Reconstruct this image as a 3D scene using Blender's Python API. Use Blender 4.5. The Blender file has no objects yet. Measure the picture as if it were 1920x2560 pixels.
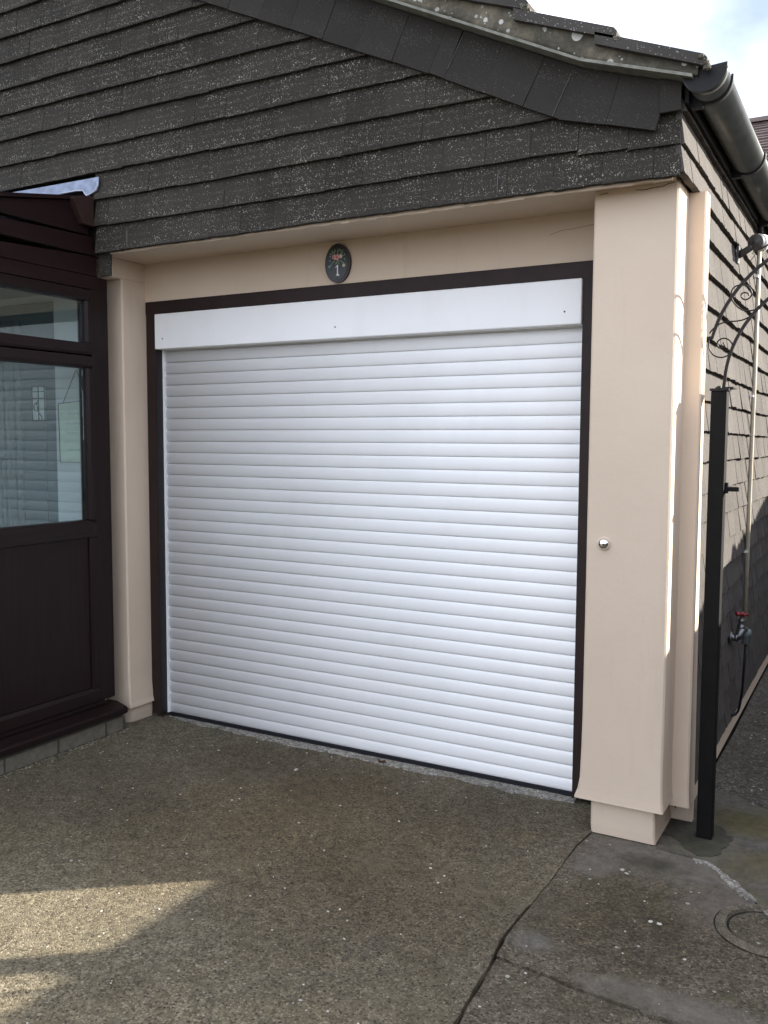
import bpy, bmesh, math, random
from mathutils import Vector, Matrix, noise as mnoise
random.seed(7)
SC = bpy.context.scene
COL = SC.collection
R = math.radians

# ------------------------------------------------------------------ camera
cam_d = bpy.data.cameras.new("camera")
cam = bpy.data.objects.new("camera", cam_d)
COL.objects.link(cam)
SC.camera = cam
cam_d.sensor_fit = 'VERTICAL'
cam_d.sensor_height = 24.0
cam_d.sensor_width = 18.0
cam_d.lens = 24.0 * 2239.627 / 2560.0
cam_d.clip_start = 0.05
cam_d.clip_end = 2000
_r = Vector((0.8729291, 0.4878243, 0.0047152))
_u = Vector((-0.0433185, 0.0678812, 0.9967526))
_f = Vector((-0.4859200, 0.8702986, -0.0803873))
cm = Matrix.Identity(4)
for i in range(3):
    cm[i][0] = _r[i]; cm[i][1] = _u[i]; cm[i][2] = -_f[i]
cm[0][3], cm[1][3], cm[2][3] = 3.11794, -3.37132, 1.40333
cam.matrix_world = cm

# ------------------------------------------------------------------ light
SUN_AZ, SUN_EL = R(38), R(24)          # azimuth measured from +x towards +y
sdir = Vector((math.cos(SUN_AZ) * math.cos(SUN_EL), math.sin(SUN_AZ) * math.cos(SUN_EL), math.sin(SUN_EL)))
sun_d = bpy.data.lights.new("sun", 'SUN')
sun_d.energy = 4.6
sun_d.angle = R(0.55)
sun_d.color = (1.0, 0.93, 0.82)
sun = bpy.data.objects.new("sun", sun_d)
COL.objects.link(sun)
sun.rotation_euler = (-sdir).to_track_quat('-Z', 'Y').to_euler()
sun.location = sdir * 30

W = bpy.data.worlds.new("World")
SC.world = W
W.use_nodes = True
wn, wl = W.node_tree.nodes, W.node_tree.links
wn.clear()
wo = wn.new('ShaderNodeOutputWorld')
bg = wn.new('ShaderNodeBackground')
sky = wn.new('ShaderNodeTexSky')
sky.sky_type = 'NISHITA'
sky.sun_disc = False
sky.sun_elevation = SUN_EL
sky.sun_rotation = R(52)
sky.dust_density = 1.5
tc = wn.new('ShaderNodeTexCoord')
mp = wn.new('ShaderNodeMapping')
mp.inputs['Scale'].default_value = (1, 1, 1.6)
mp.inputs['Location'].default_value = (0.35, 0.1, 0.0)
cn = wn.new('ShaderNodeTexNoise')
cn.inputs['Scale'].default_value = 2.3
cn.inputs['Detail'].default_value = 7
cn.inputs['Roughness'].default_value = 0.52
cr = wn.new('ShaderNodeValToRGB')
cr.color_ramp.elements[0].position = 0.36
cr.color_ramp.elements[1].position = 0.5
mx = wn.new('ShaderNodeMix')
mx.data_type = 'RGBA'
mx.inputs['B'].default_value = (12.4, 13.1, 14.9, 1)
wl.new(tc.outputs['Generated'], mp.inputs['Vector'])
wl.new(mp.outputs['Vector'], cn.inputs['Vector'])
wl.new(cn.outputs['Fac'], cr.inputs['Fac'])
# a gap of open sky between the clouds, high above the garage
gapdir = (_f * 2239.6 + _r * 960 + _u * 1330).normalized()
dp = wn.new('ShaderNodeVectorMath'); dp.operation = 'DISTANCE'
dp.inputs[1].default_value = gapdir
nrm_ = wn.new('ShaderNodeVectorMath'); nrm_.operation = 'NORMALIZE'
wl.new(tc.outputs['Generated'], nrm_.inputs[0])
wl.new(nrm_.outputs[0], dp.inputs[0])
gm = wn.new('ShaderNodeMath'); gm.operation = 'MULTIPLY_ADD'
gm.inputs[1].default_value = 0.22; gm.inputs[2].default_value = -0.11
wl.new(cn.outputs['Fac'], gm.inputs[0])
ga = wn.new('ShaderNodeMath'); ga.operation = 'ADD'
wl.new(dp.outputs['Value'], ga.inputs[0]); wl.new(gm.outputs[0], ga.inputs[1])
gr = wn.new('ShaderNodeValToRGB')
gr.color_ramp.elements[0].position = 0.02; gr.color_ramp.elements[0].color = (0.14, 0.14, 0.14, 1)
gr.color_ramp.elements[1].position = 0.19
wl.new(ga.outputs[0], gr.inputs['Fac'])
gmul = wn.new('ShaderNodeMath'); gmul.operation = 'MULTIPLY'
wl.new(cr.outputs['Color'], gmul.inputs[0]); wl.new(gr.outputs['Color'], gmul.inputs[1])
wl.new(gmul.outputs[0], mx.inputs['Factor'])
wl.new(sky.outputs['Color'], mx.inputs['A'])
wl.new(mx.outputs['Result'], bg.inputs['Color'])
bg.inputs['Strength'].default_value = 0.05
wl.new(bg.outputs['Background'], wo.inputs['Surface'])

SC.view_settings.view_transform = 'Standard'
SC.view_settings.look = 'None'
SC.view_settings.gamma = 1
SC.view_settings.exposure = 1.95
SC.cycles.max_bounces = 8

# ------------------------------------------------------------------ materials
class NT:
    def __init__(s, name):
        s.m = bpy.data.materials.new(name)
        s.m.use_nodes = True
        s.n, s.l = s.m.node_tree.nodes, s.m.node_tree.links
        s.b = s.n['Principled BSDF']
        s.tc = s.n.new('ShaderNodeTexCoord')
        s.co = s.tc.outputs['Object']
    def map(s, scale=(1, 1, 1), rot=(0, 0, 0)):
        m = s.n.new('ShaderNodeMapping')
        m.inputs['Scale'].default_value = scale
        m.inputs['Rotation'].default_value = rot
        s.l.new(s.co, m.inputs['Vector'])
        return m.outputs['Vector']
    def noise(s, scale, detail=4, rough=0.5, vec=None):
        t = s.n.new('ShaderNodeTexNoise')
        t.inputs['Scale'].default_value = scale
        t.inputs['Detail'].default_value = detail
        t.inputs['Roughness'].default_value = rough
        s.l.new(vec or s.co, t.inputs['Vector'])
        return t.outputs['Fac']
    def voro(s, scale, feature='F1', out='Distance', vec=None, rnd=1.0):
        t = s.n.new('ShaderNodeTexVoronoi')
        t.feature = feature
        t.inputs['Scale'].default_value = scale
        t.inputs['Randomness'].default_value = rnd
        s.l.new(vec or s.co, t.inputs['Vector'])
        return t.outputs[out]
    def ramp(s, fac, stops, interp='LINEAR'):
        r = s.n.new('ShaderNodeValToRGB')
        r.color_ramp.interpolation = interp
        e = r.color_ramp.elements
        while len(e) < len(stops):
            e.new(0.5)
        for el, (p, c) in zip(e, stops):
            el.position = p
            el.color = (c[0], c[1], c[2], 1) if not isinstance(c, (int, float)) else (c, c, c, 1)
        s.l.new(fac, r.inputs['Fac'])
        return r.outputs['Color']
    def mix(s, fac, a, b, mode='MIX'):
        m = s.n.new('ShaderNodeMix')
        m.data_type = 'RGBA'
        m.blend_type = mode
        for v, k in ((fac, 'Factor'), (a, 'A'), (b, 'B')):
            if isinstance(v, (int, float)):
                m.inputs[k].default_value = v if k == 'Factor' else (v, v, v, 1)
            elif isinstance(v, tuple):
                m.inputs[k].default_value = (v[0], v[1], v[2], 1)
            else:
                s.l.new(v, m.inputs[k])
        return m.outputs['Result']
    def math(s, op, a, b=0.0):
        m = s.n.new('ShaderNodeMath')
        m.operation = op
        for i, v in enumerate((a, b)):
            if isinstance(v, (int, float)):
                m.inputs[i].default_value = v
            else:
                s.l.new(v, m.inputs[i])
        return m.outputs[0]
    def island(s):
        return s.n.new('ShaderNodeNewGeometry').outputs['Random Per Island']
    def bump(s, h, strength=0.3, dist=0.01, prev=None):
        b = s.n.new('ShaderNodeBump')
        b.inputs['Strength'].default_value = strength
        b.inputs['Distance'].default_value = dist
        s.l.new(h, b.inputs['Height'])
        if prev is not None:
            s.l.new(prev, b.inputs['Normal'])
        s.l.new(b.outputs['Normal'], s.b.inputs['Normal'])
        return b.outputs['Normal']
    def color(s, c):
        if isinstance(c, tuple):
            s.b.inputs['Base Color'].default_value = (c[0], c[1], c[2], 1)
        else:
            s.l.new(c, s.b.inputs['Base Color'])
    def rough(s, v, spec=0.5):
        if isinstance(v, (int, float)):
            s.b.inputs['Roughness'].default_value = v
        else:
            s.l.new(v, s.b.inputs['Roughness'])
        s.b.inputs['Specular IOR Level'].default_value = spec

def plain(name, c, rough=0.5, spec=0.5, metal=0.0, var=0.12, scale=40, bump=0.0):
    t = NT(name)
    n = t.noise(scale, 5, 0.6)
    lo = tuple(x * (1 - var) for x in c)
    hi = tuple(min(1, x * (1 + var)) for x in c)
    t.color(t.ramp(n, [(0.3, lo), (0.7, hi)]))
    t.rough(rough, spec)
    t.b.inputs['Metallic'].default_value = metal
    if bump:
        t.bump(n, bump, 0.002)
    return t.m

def m_render():
    t = NT("cream_masonry_paint")
    n1 = t.noise(2.2, 5, 0.6)
    n2 = t.noise(330, 3, 0.6)
    base = t.ramp(n1, [(0.3, (0.575, 0.468, 0.365)), (0.7, (0.615, 0.505, 0.395))])
    streak = t.noise(9, 6, 0.7, t.map((1, 1, 0.12)))
    base = t.mix(t.math('MULTIPLY', t.ramp(streak, [(0.55, 0.0), (0.8, 1.0)]), 0.25), base, (0.36, 0.29, 0.22))
    spots = t.voro(17, vec=None)
    base = t.mix(t.ramp(spots, [(0.015, 0.5), (0.03, 0.0)]), base, (0.16, 0.12, 0.09))
    t.color(base)
    t.rough(0.85, 0.25)
    nb = t.bump(n2, 0.25, 0.002)
    t.bump(t.noise(11, 6, 0.65), 0.16, 0.012, nb)
    return t.m

def m_tile(name, c0, c1, lichen, dens, grain=0.35, ribs=False, mul=1.1, small=True):
    t = NT(name)
    isl = t.island()
    base = t.mix(isl, c0, c1)
    big = t.noise(1.6, 5, 0.65)
    base = t.mix(t.ramp(big, [(0.35, 0.0), (0.75, 0.55)]), base, tuple(x * 1.5 + 0.004 for x in c1))
    g = t.noise(420, 2, 0.7)
    base = t.mix(0.55, base, t.ramp(g, [(0.3, 0.35), (0.72, 1.0)]), 'MULTIPLY')
    base = t.mix(1.0, base, (mul, mul, mul), 'MULTIPLY')
    # clusters of small pale lichen discs
    cl = t.ramp(t.noise(5.5, 6, 0.72), [(0.30, 0.32), (0.72, 1.0)])
    for sc, r0 in ((95, 0.20), (160, 0.22)) + (((260, .24),) if small else ()):
        d = t.voro(sc)
        rnd = t.voro(sc, out='Color')
        lim = t.math('MULTIPLY', t.math('MULTIPLY', t.math('POWER', rnd, 1.7), dens), cl)
        on = t.math('GREATER_THAN', t.math('SUBTRACT', t.math('MULTIPLY', lim, r0 * 1.6), t.math('MULTIPLY', d, 0.55)), 0.0)
        base = t.mix(on, base, t.mix(rnd, tuple(x * 0.45 for x in lichen), lichen))
    t.color(base)
    t.rough(0.9, 0.2)
    nb = t.bump(g, grain, 0.003)
    if ribs:
        t.bump(t.noise(60, 3, 0.6, t.map((1, 1, 0.05))), 0.5, 0.006, nb)
    return t.m

def m_aggregate(name, dark, mid, light, size, moss, mossamt, pale, spots=0.0, smooth=False, stains_and_light=(), pits=0.0):
    t = NT(name)
    warp = t.noise(30, 2)
    v = t.voro(size, out='Color')
    sep = t.n.new('ShaderNodeSeparateColor')
    t.l.new(v, sep.inputs[0])
    stones = t.ramp(sep.outputs[0], [(0.0, dark), (0.22, tuple(x * 0.7 for x in mid)), (0.55, mid), (0.86, tuple((a + b) / 2 for a, b in zip(mid, light))), (1.0, light)])
    e = t.voro(size, 'DISTANCE_TO_EDGE')
    if smooth:
        stones = t.mix(0.72, stones, mid)
    base = t.mix(t.ramp(e, [(0.02, 0.75), (0.16, 0.0)]), stones, tuple(x * 0.62 for x in mid))
    big = t.noise(1.3, 7, 0.68)
    base = t.mix(0.8, base, t.ramp(big, [(0.3, 0.62), (0.5, 1.0), (0.7, 1.25)]), 'MULTIPLY')
    brown = t.noise(0.9, 6, 0.7, t.map((1.3, 0.8, 1)))
    base = t.mix(t.ramp(brown, [(0.45, 0.0), (0.72, 0.6)]), base, t.mix(0.5, stones, (0.115, 0.085, 0.05)))
    ms = t.noise(2.1, 8, 0.74, t.map((1, 1, 1), (0, 0, 1.1)))
    base = t.mix(t.math('MULTIPLY', t.ramp(ms, [(0.48, 0.0), (0.62, 1.0)]), mossamt), base, moss)
    pn = t.noise(1.7, 8, 0.75, t.map((0.8, 1.1, 1), (0, 0, 0.4)))
    base = t.mix(t.math('MULTIPLY', t.ramp(pn, [(0.55, 0.0), (0.68, 1.0)]), 0.5), base, pale)
    dn = t.noise(3.4, 7, 0.75, t.map((1, 1, 1), (0, 0, 2.4)))
    base = t.mix(t.math('MULTIPLY', t.ramp(dn, [(0.56, 0.0), (0.7, 1.0)]), 0.45), base, tuple(x * 0.35 for x in mid))
    if pits:
        pv = t.voro(95, out='Color'); pd_ = t.voro(95)
        on = t.math('GREATER_THAN', t.math('MULTIPLY', t.math('POWER', pv, 2.5), pits), pd_)
        base = t.mix(on, base, tuple(x * 0.28 for x in mid))
        pv = t.voro(75, out='Color'); pd_ = t.voro(75)
        on = t.math('GREATER_THAN', t.math('MULTIPLY', t.math('POWER', pv, 5.0), pits), pd_)
        base = t.mix(on, base, light)
    for (cx, cy, r, edge, sx, colr, st, flat) in stains_and_light:
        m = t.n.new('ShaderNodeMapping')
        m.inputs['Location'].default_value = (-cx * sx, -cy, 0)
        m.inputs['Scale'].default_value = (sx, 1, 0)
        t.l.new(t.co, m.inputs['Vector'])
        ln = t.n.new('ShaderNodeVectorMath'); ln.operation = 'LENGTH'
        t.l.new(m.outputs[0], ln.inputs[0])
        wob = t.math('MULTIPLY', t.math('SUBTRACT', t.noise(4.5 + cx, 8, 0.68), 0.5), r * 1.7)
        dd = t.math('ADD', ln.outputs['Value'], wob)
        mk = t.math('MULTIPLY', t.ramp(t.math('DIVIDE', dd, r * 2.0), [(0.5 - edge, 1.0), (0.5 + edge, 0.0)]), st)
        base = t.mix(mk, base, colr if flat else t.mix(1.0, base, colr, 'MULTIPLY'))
    if spots:
        d = t.voro(26)
        rn = t.voro(26, out='Color')
        m = t.math('GREATER_THAN', t.math('MULTIPLY', t.math('POWER', rn, 6.0), spots), d)
        base = t.mix(t.math('MULTIPLY', m, 0.8), base, (0.33, 0.32, 0.28))
    base = t.mix(0.85, base, t.ramp(t.noise(22, 10, 0.76), [(0.30, 0.52), (0.5, 1.0), (0.70, 1.42)]), 'MULTIPLY')
    t.color(base)
    t.rough(0.92, 0.25)
    h = t.ramp(e, [(0.0, 0.0), (0.35, 1.0)])
    nb = t.bump(h, 0.2 if smooth else 0.5, 0.003)
    t.bump(t.noise(9, 6, 0.7), 0.35, 0.02, nb)
    return t.m

def m_verge():
    t = NT("mossy_mortar")
    n = t.noise(5, 8, 0.7)
    base = t.ramp(n, [(0.3, (0.04, 0.038, 0.03)), (0.5, (0.10, 0.092, 0.07)), (0.66, (0.21, 0.185, 0.14))])
    n2 = t.noise(45, 5, 0.7)
    base = t.mix(0.6, base, t.ramp(n2, [(0.3, 0.5), (0.7, 1.2)]), 'MULTIPLY')
    d = t.voro(17)
    rn = t.voro(17, out='Color')
    on = t.math('GREATER_THAN', t.math('MULTIPLY', t.math('POWER', rn, 2.0), 0.62), d)
    base = t.mix(on, base, (0.5, 0.5, 0.46))
    d = t.voro(48)
    rn = t.voro(48, out='Color')
    on = t.math('GREATER_THAN', t.math('MULTIPLY', t.math('POWER', rn, 3.0), 0.75), d)
    base = t.mix(on, base, (0.36, 0.36, 0.33))
    t.color(base)
    t.rough(0.95, 0.2)
    t.bump(n2, 0.7, 0.006)
    return t.m

def m_wood_upvc(name, c, axis):
    t = NT(name)
    sc = {'y': (1, 0.03, 1), 'z': (1, 1, 0.03)}[axis]
    n = t.noise(70, 6, 0.65, t.map(sc))
    t.color(t.ramp(n, [(0.3, tuple(x * 0.7 for x in c)), (0.7, tuple(x * 1.35 for x in c))]))
    t.rough(0.45, 0.22)
    t.bump(n, 0.12, 0.001)
    return t.m

def m_white_shutter():
    t = NT("white_powder_coat")
    n = t.noise(3, 4, 0.6)
    c = t.ramp(n, [(0.3, (0.83, 0.835, 0.84)), (0.7, (0.87, 0.875, 0.88))])
    dirt = t.noise(6, 7, 0.7, t.map((1, 1, 0.25)))
    c = t.mix(t.math('MULTIPLY', t.ramp(dirt, [(0.5, 0.0), (0.85, 1.0)]), 0.16), c, (0.60, 0.59, 0.54))
    t.color(c)
    t.rough(0.38, 0.5)
    return t.m

def m_glass():
    t = NT("window_glass")
    t.n.remove(t.b)
    out = t.n['Material Output']
    tr = t.n.new('ShaderNodeBsdfTransparent')
    tr.inputs['Color'].default_value = (0.86, 0.92, 0.925, 1)
    gl = t.n.new('ShaderNodeBsdfGlossy')
    gl.inputs['Color'].default_value = (0.9, 0.97, 0.96, 1)
    gl.inputs['Roughness'].default_value = 0.0
    lw = t.n.new('ShaderNodeLayerWeight')
    lw.inputs['Blend'].default_value = 0.5
    fac = t.math('ADD', t.math('MULTIPLY', t.math('POWER', lw.outputs['Facing'], 4.0), 0.85), 0.085)
    ms = t.n.new('ShaderNodeMixShader')
    t.l.new(fac, ms.inputs[0])
    t.l.new(tr.outputs[0], ms.inputs[1])
    t.l.new(gl.outputs[0], ms.inputs[2])
    t.l.new(ms.outputs[0], out.inputs['Surface'])
    return t.m

def m_blockwork():
    t = NT("weathered_block")
    br = t.n.new('ShaderNodeTexBrick')
    br.inputs['Scale'].default_value = 1.0
    br.inputs['Brick Width'].default_value = 0.28
    br.inputs['Row Height'].default_value = 0.072
    br.inputs['Mortar Size'].default_value = 0.006
    br.inputs['Color1'].default_value = (0.15, 0.135, 0.105, 1)
    br.inputs['Color2'].default_value = (0.23, 0.205, 0.16, 1)
    br.inputs['Mortar'].default_value = (0.07, 0.066, 0.055, 1)
    mp_ = t.n.new('ShaderNodeMapping')
    mp_.inputs['Rotation'].default_value = (R(90), 0, R(90))
    sx = t.n.new('ShaderNodeSeparateXYZ'); cx = t.n.new('ShaderNodeCombineXYZ')
    t.l.new(t.co, sx.inputs[0])
    t.l.new(sx.outputs['Y'], cx.inputs['X']); t.l.new(sx.outputs['Z'], cx.inputs['Y'])
    t.l.new(cx.outputs[0], br.inputs['Vector'])
    n = t.noise(30, 6, 0.7)
    t.color(t.mix(0.7, br.outputs['Color'], t.ramp(n, [(0.3, 0.6), (0.7, 1.25)]), 'MULTIPLY'))
    t.rough(0.9, 0.2)
    t.bump(n, 0.5, 0.004)
    return t.m

M = {}
M['render'] = m_render()
M['tile'] = m_tile("dark_concrete_tile", (0.0235, 0.0205, 0.0172), (0.034, 0.030, 0.0245), (0.25, 0.235, 0.19), 0.85)
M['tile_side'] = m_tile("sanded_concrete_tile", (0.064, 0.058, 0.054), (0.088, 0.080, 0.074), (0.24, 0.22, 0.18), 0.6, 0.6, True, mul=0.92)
M['tile_rake'] = m_tile("dark_verge_tile", (0.0265, 0.0235, 0.0215), (0.034, 0.031, 0.027), (0.20, 0.19, 0.165), 0.5)
M['felt'] = plain("black_felt", (0.012, 0.012, 0.012), 0.9, 0.1)
M['verge'] = m_verge()
M['undercloak'] = plain("fibre_cement_strip", (0.2, 0.2, 0.17), 0.9, 0.2, var=0.3, scale=30, bump=0.3)
M['rooftile'] = m_tile("mossy_roof_tile", (0.045, 0.042, 0.038), (0.07, 0.064, 0.058), (0.4, 0.4, 0.37), 0.7, mul=1.1, small=False)
M['farroof'] = plain("brown_roof_tile", (0.085, 0.062, 0.056), 0.9, 0.2, var=0.35, scale=9, bump=0.3)
M['shutter'] = m_white_shutter()
M['frame'] = plain("dark_brown_paint", (0.0225, 0.0125, 0.0115), 0.55, 0.25, var=0.2, scale=12)
M['frame_in'] = plain("dark_guide_paint", (0.009, 0.008, 0.009), 0.4, 0.5)
M['rubber'] = plain("black_rubber", (0.008, 0.008, 0.012), 0.6, 0.3)
M['plastic'] = plain("black_gutter_plastic", (0.055, 0.060, 0.056), 0.34, 0.8, var=0.25, scale=18)
M['fascia'] = plain("black_fascia", (0.008, 0.008, 0.009), 0.6, 0.3)
M['postmetal'] = plain("black_steel_paint", (0.0042, 0.004, 0.0038), 0.6, 0.16, var=0.3, scale=25, bump=0.15)
M['iron'] = plain("black_wrought_iron", (0.009, 0.0075, 0.008), 0.5, 0.25, var=0.2)
M['chrome'] = plain("polished_chrome", (0.8, 0.8, 0.8), 0.08, 0.5, metal=1.0, var=0.02)
M['bronze'] = plain("worn_steel", (0.16, 0.165, 0.17), 0.4, 0.5, metal=0.9, var=0.3)
M['pipe'] = plain("cream_painted_pipe", (0.4, 0.36, 0.28), 0.45, 0.4, var=0.15, scale=14)
M['greyplastic'] = plain("grey_plastic", (0.16, 0.19, 0.2), 0.5, 0.4)
M['midgrey'] = plain("weathered_grey_plastic", (0.065, 0.062, 0.058), 0.6, 0.4, var=0.25, scale=60)
M['whiteplastic'] = plain("white_plastic", (0.7, 0.7, 0.68), 0.4, 0.5)
M['red'] = plain("red_painted_metal", (0.2, 0.014, 0.02), 0.5, 0.5)
M['lead'] = plain("lead_sheet", (0.23, 0.27, 0.37), 0.6, 0.5, metal=0.25, var=0.3, scale=26, bump=0.3)
M['leadedge'] = plain("bright_lead_edge", (0.42, 0.45, 0.52), 0.5, 0.5, metal=0.1, var=0.1)
M['upvc_y'] = m_wood_upvc("rosewood_upvc_rail", (0.0115, 0.0055, 0.0055), 'y')
M['upvc_z'] = m_wood_upvc("rosewood_upvc_stile", (0.0115, 0.0055, 0.0055), 'z')
M['upvc_red'] = m_wood_upvc("rosewood_board", (0.0125, 0.0048, 0.005), 'y')
M['browncap'] = plain("brown_trim", (0.032, 0.016, 0.014), 0.45, 0.4)
M['glass'] = m_glass()
M['block'] = m_blockwork()
M['intwhite'] = plain("white_interior_paint", (0.66, 0.67, 0.68), 0.7, 0.3, var=0.05, scale=4)
M['intteal'] = plain("blue_grey_door", (0.10, 0.135, 0.145), 0.5, 0.4, var=0.12, scale=5)
M['intdark'] = plain("dark_floor_mat", (0.06, 0.06, 0.06), 0.8, 0.2)
M['curtain'] = plain("grey_curtain", (0.16, 0.2, 0.2), 0.9, 0.1, var=0.15, scale=12)
M['obscure'] = plain("daylit_pale_glass", (0.62, 0.68, 0.66), 0.25, 0.5)  # pale colour stands in for daylight coming through the door glass
M['leadcame'] = plain("lead_came", (0.03, 0.035, 0.035), 0.5, 0.4)
M['sign'] = plain("pale_green_sign", (0.66, 0.74, 0.62), 0.6, 0.3, var=0.06)
M['signmark'] = plain("faded_print", (0.36, 0.41, 0.37), 0.6, 0.3)
M['cord'] = plain("dark_cord", (0.03, 0.03, 0.03), 0.8, 0.2)
M['plq'] = plain("black_glazed_plaque", (0.014, 0.014, 0.016), 0.3, 0.5)
M['plqrim'] = plain("brown_plaque_rim", (0.022, 0.012, 0.011), 0.35, 0.5)
M['numwhite'] = plain("white_enamel", (0.8, 0.8, 0.8), 0.4, 0.5, var=0.02)
M['leaf'] = plain("green_enamel", (0.13, 0.19, 0.10), 0.4, 0.5, var=0.3, scale=200)
M['leafb'] = plain("blue_green_enamel", (0.16, 0.26, 0.25), 0.4, 0.5, var=0.2, scale=200)
M['pink'] = plain("pink_enamel", (0.62, 0.33, 0.30), 0.4, 0.5, var=0.1, scale=200)
M['pinkd'] = plain("deep_pink_enamel", (0.5, 0.09, 0.12), 0.4, 0.5)
M['cream_en'] = plain("cream_enamel", (0.6, 0.5, 0.36), 0.4, 0.5)
M['drive'] = m_aggregate("exposed_aggregate", (0.035, 0.029, 0.020), (0.135, 0.117, 0.083), (0.235, 0.208, 0.152), 155, (0.085, 0.076, 0.045), 0.22, (0.15, 0.135, 0.10), 0.12, pits=0.5, stains_and_light=[
    (1.35, -0.75, 0.50, 0.35, 0.8, (0.80, 0.66, 0.47), 0.75, False), (1.95, -1.15, 0.38, 0.3, 1.0, (0.70, 0.66, 0.62), 0.75, False),
    (0.95, -0.28, 0.22, 0.3, 0.45, (0.55, 0.52, 0.48), 0.7, False), (1.95, -0.35, 0.24, 0.3, 0.8, (0.62, 0.58, 0.54), 0.7, False),
    (0.35, -0.95, 0.30, 0.3, 0.9, (0.72, 0.72, 0.72), 0.7, False), (0.75, -1.0, 0.16, 0.3, 0.6, (0.6, 0.6, 0.6), 0.5, False),
    (0.25, -1.9, 0.8, 0.3, 1.0, (1.35, 1.3, 1.15), 0.8, False), (1.9, -2.1, 0.5, 0.3, 1.0, (1.2, 1.12, 0.98), 0.7, False)])  # left blob lightens the colour to brighten the sunlit ground patch
M['front'] = m_aggregate("mossy_concrete", (0.030, 0.026, 0.019), (0.105, 0.089, 0.064), (0.21, 0.18, 0.14), 150, (0.048, 0.044, 0.021), 0.6, (0.115, 0.10, 0.082), 0.3, pits=0.5, stains_and_light=[
    (2.62, -0.33, 0.16, 0.16, 0.42, (0.125, 0.110, 0.094), 0.85, True), (2.34, -0.52, 0.07, 0.2, 1.0, (0.12, 0.106, 0.09), 0.8, True),
    (2.78, -0.60, 0.13, 0.18, 0.9, (0.118, 0.100, 0.085), 0.8, True), (2.50, -0.41, 0.05, 0.25, 0.6, (0.045, 0.04, 0.026), 0.8, True),
    (2.75, -1.15, 0.06, 0.2, 0.25, (0.125, 0.110, 0.092), 0.8, True), (2.31, -1.05, 0.045, 0.25, 0.7, (0.13, 0.12, 0.105), 0.7, True),
    (2.50, -0.85, 0.22, 0.3, 1.0, (0.68, 0.63, 0.52), 0.7, False)])
M['smoothc'] = m_aggregate("smooth_damp_concrete", (0.05, 0.047, 0.04), (0.105, 0.095, 0.083), (0.16, 0.145, 0.13), 230, (0.075, 0.068, 0.028), 0.5, (0.125, 0.113, 0.10), 0.0, True, stains_and_light=[
    (2.78, 0.08, 0.12, 0.25, 0.8, (0.080, 0.070, 0.026), 0.8, True), (2.86, -0.22, 0.10, 0.3, 0.8, (0.085, 0.072, 0.035), 0.7, True), (2.55, 0.1, 0.10, 0.3, 0.8, (0.6, 0.58, 0.5), 0.6, False)])
M['patch'] = m_aggregate("patched_dark_mortar", (0.028, 0.027, 0.023), (0.048, 0.045, 0.037), (0.09, 0.08, 0.07), 230, (0.045, 0.045, 0.025), 0.7, (0.07, 0.068, 0.06), 0.0, True)
M['pathdark'] = m_aggregate("dark_aggregate_path", (0.035, 0.032, 0.028), (0.078, 0.071, 0.062), (0.22, 0.2, 0.17), 130, (0.04, 0.04, 0.025), 0.3, (0.07, 0.066, 0.058), 0.35)
M['mortarlight'] = m_aggregate("pale_mortar", (0.07, 0.065, 0.055), (0.28, 0.265, 0.235), (0.5, 0.48, 0.44), 130, (0.12, 0.11, 0.09), 0.2, (0.27, 0.26, 0.23), 0.0, False)
M['ringm'] = m_aggregate("worn_ring_mortar", (0.05, 0.045, 0.035), (0.135, 0.115, 0.085), (0.22, 0.2, 0.16), 160, (0.07, 0.06, 0.03), 0.3, (0.16, 0.14, 0.11))
M['soil'] = plain("dark_joint_soil", (0.018, 0.017, 0.013), 0.95, 0.1, var=0.3, scale=60)
M['ground'] = m_aggregate("ground_gravelly", (0.04, 0.04, 0.035), (0.1, 0.09, 0.07), (0.2, 0.19, 0.16), 60, (0.06, 0.07, 0.03), 0.5, (0.13, 0.12, 0.1))
M['pebble'] = plain("pale_pebble", (0.42, 0.40, 0.35), 0.8, 0.3, var=0.4, scale=25)
M['grit'] = plain("buff_grit", (0.24, 0.215, 0.15), 0.9, 0.2, var=0.5, scale=30)
M['dryleaf'] = plain("brown_dry_leaf", (0.12, 0.06, 0.03), 0.8, 0.2, var=0.3, scale=50)
M['fence'] = plain("brown_fence_stain", (0.12, 0.07, 0.04), 0.8, 0.2, var=0.3, scale=8)
M['crack'] = plain("hairline_crack", (0.06, 0.045, 0.03), 0.95, 0.1)
M['joint'] = plain("pale_joint_scar", (0.10, 0.10, 0.095), 0.9, 0.2, var=0.3, scale=80)

# ------------------------------------------------------------------ mesh helpers
def empty(name, loc, label, cat, group=None):
    o = bpy.data.objects.new(name, None)
    o.location = loc
    o.empty_display_size = 0.1
    COL.objects.link(o)
    o['label'] = label; o['category'] = cat
    if group: o['group'] = group
    return o

def wloc(o):
    v = Vector((0, 0, 0))
    while o is not None:
        v += o.location; o = o.parent
    return v

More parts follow.
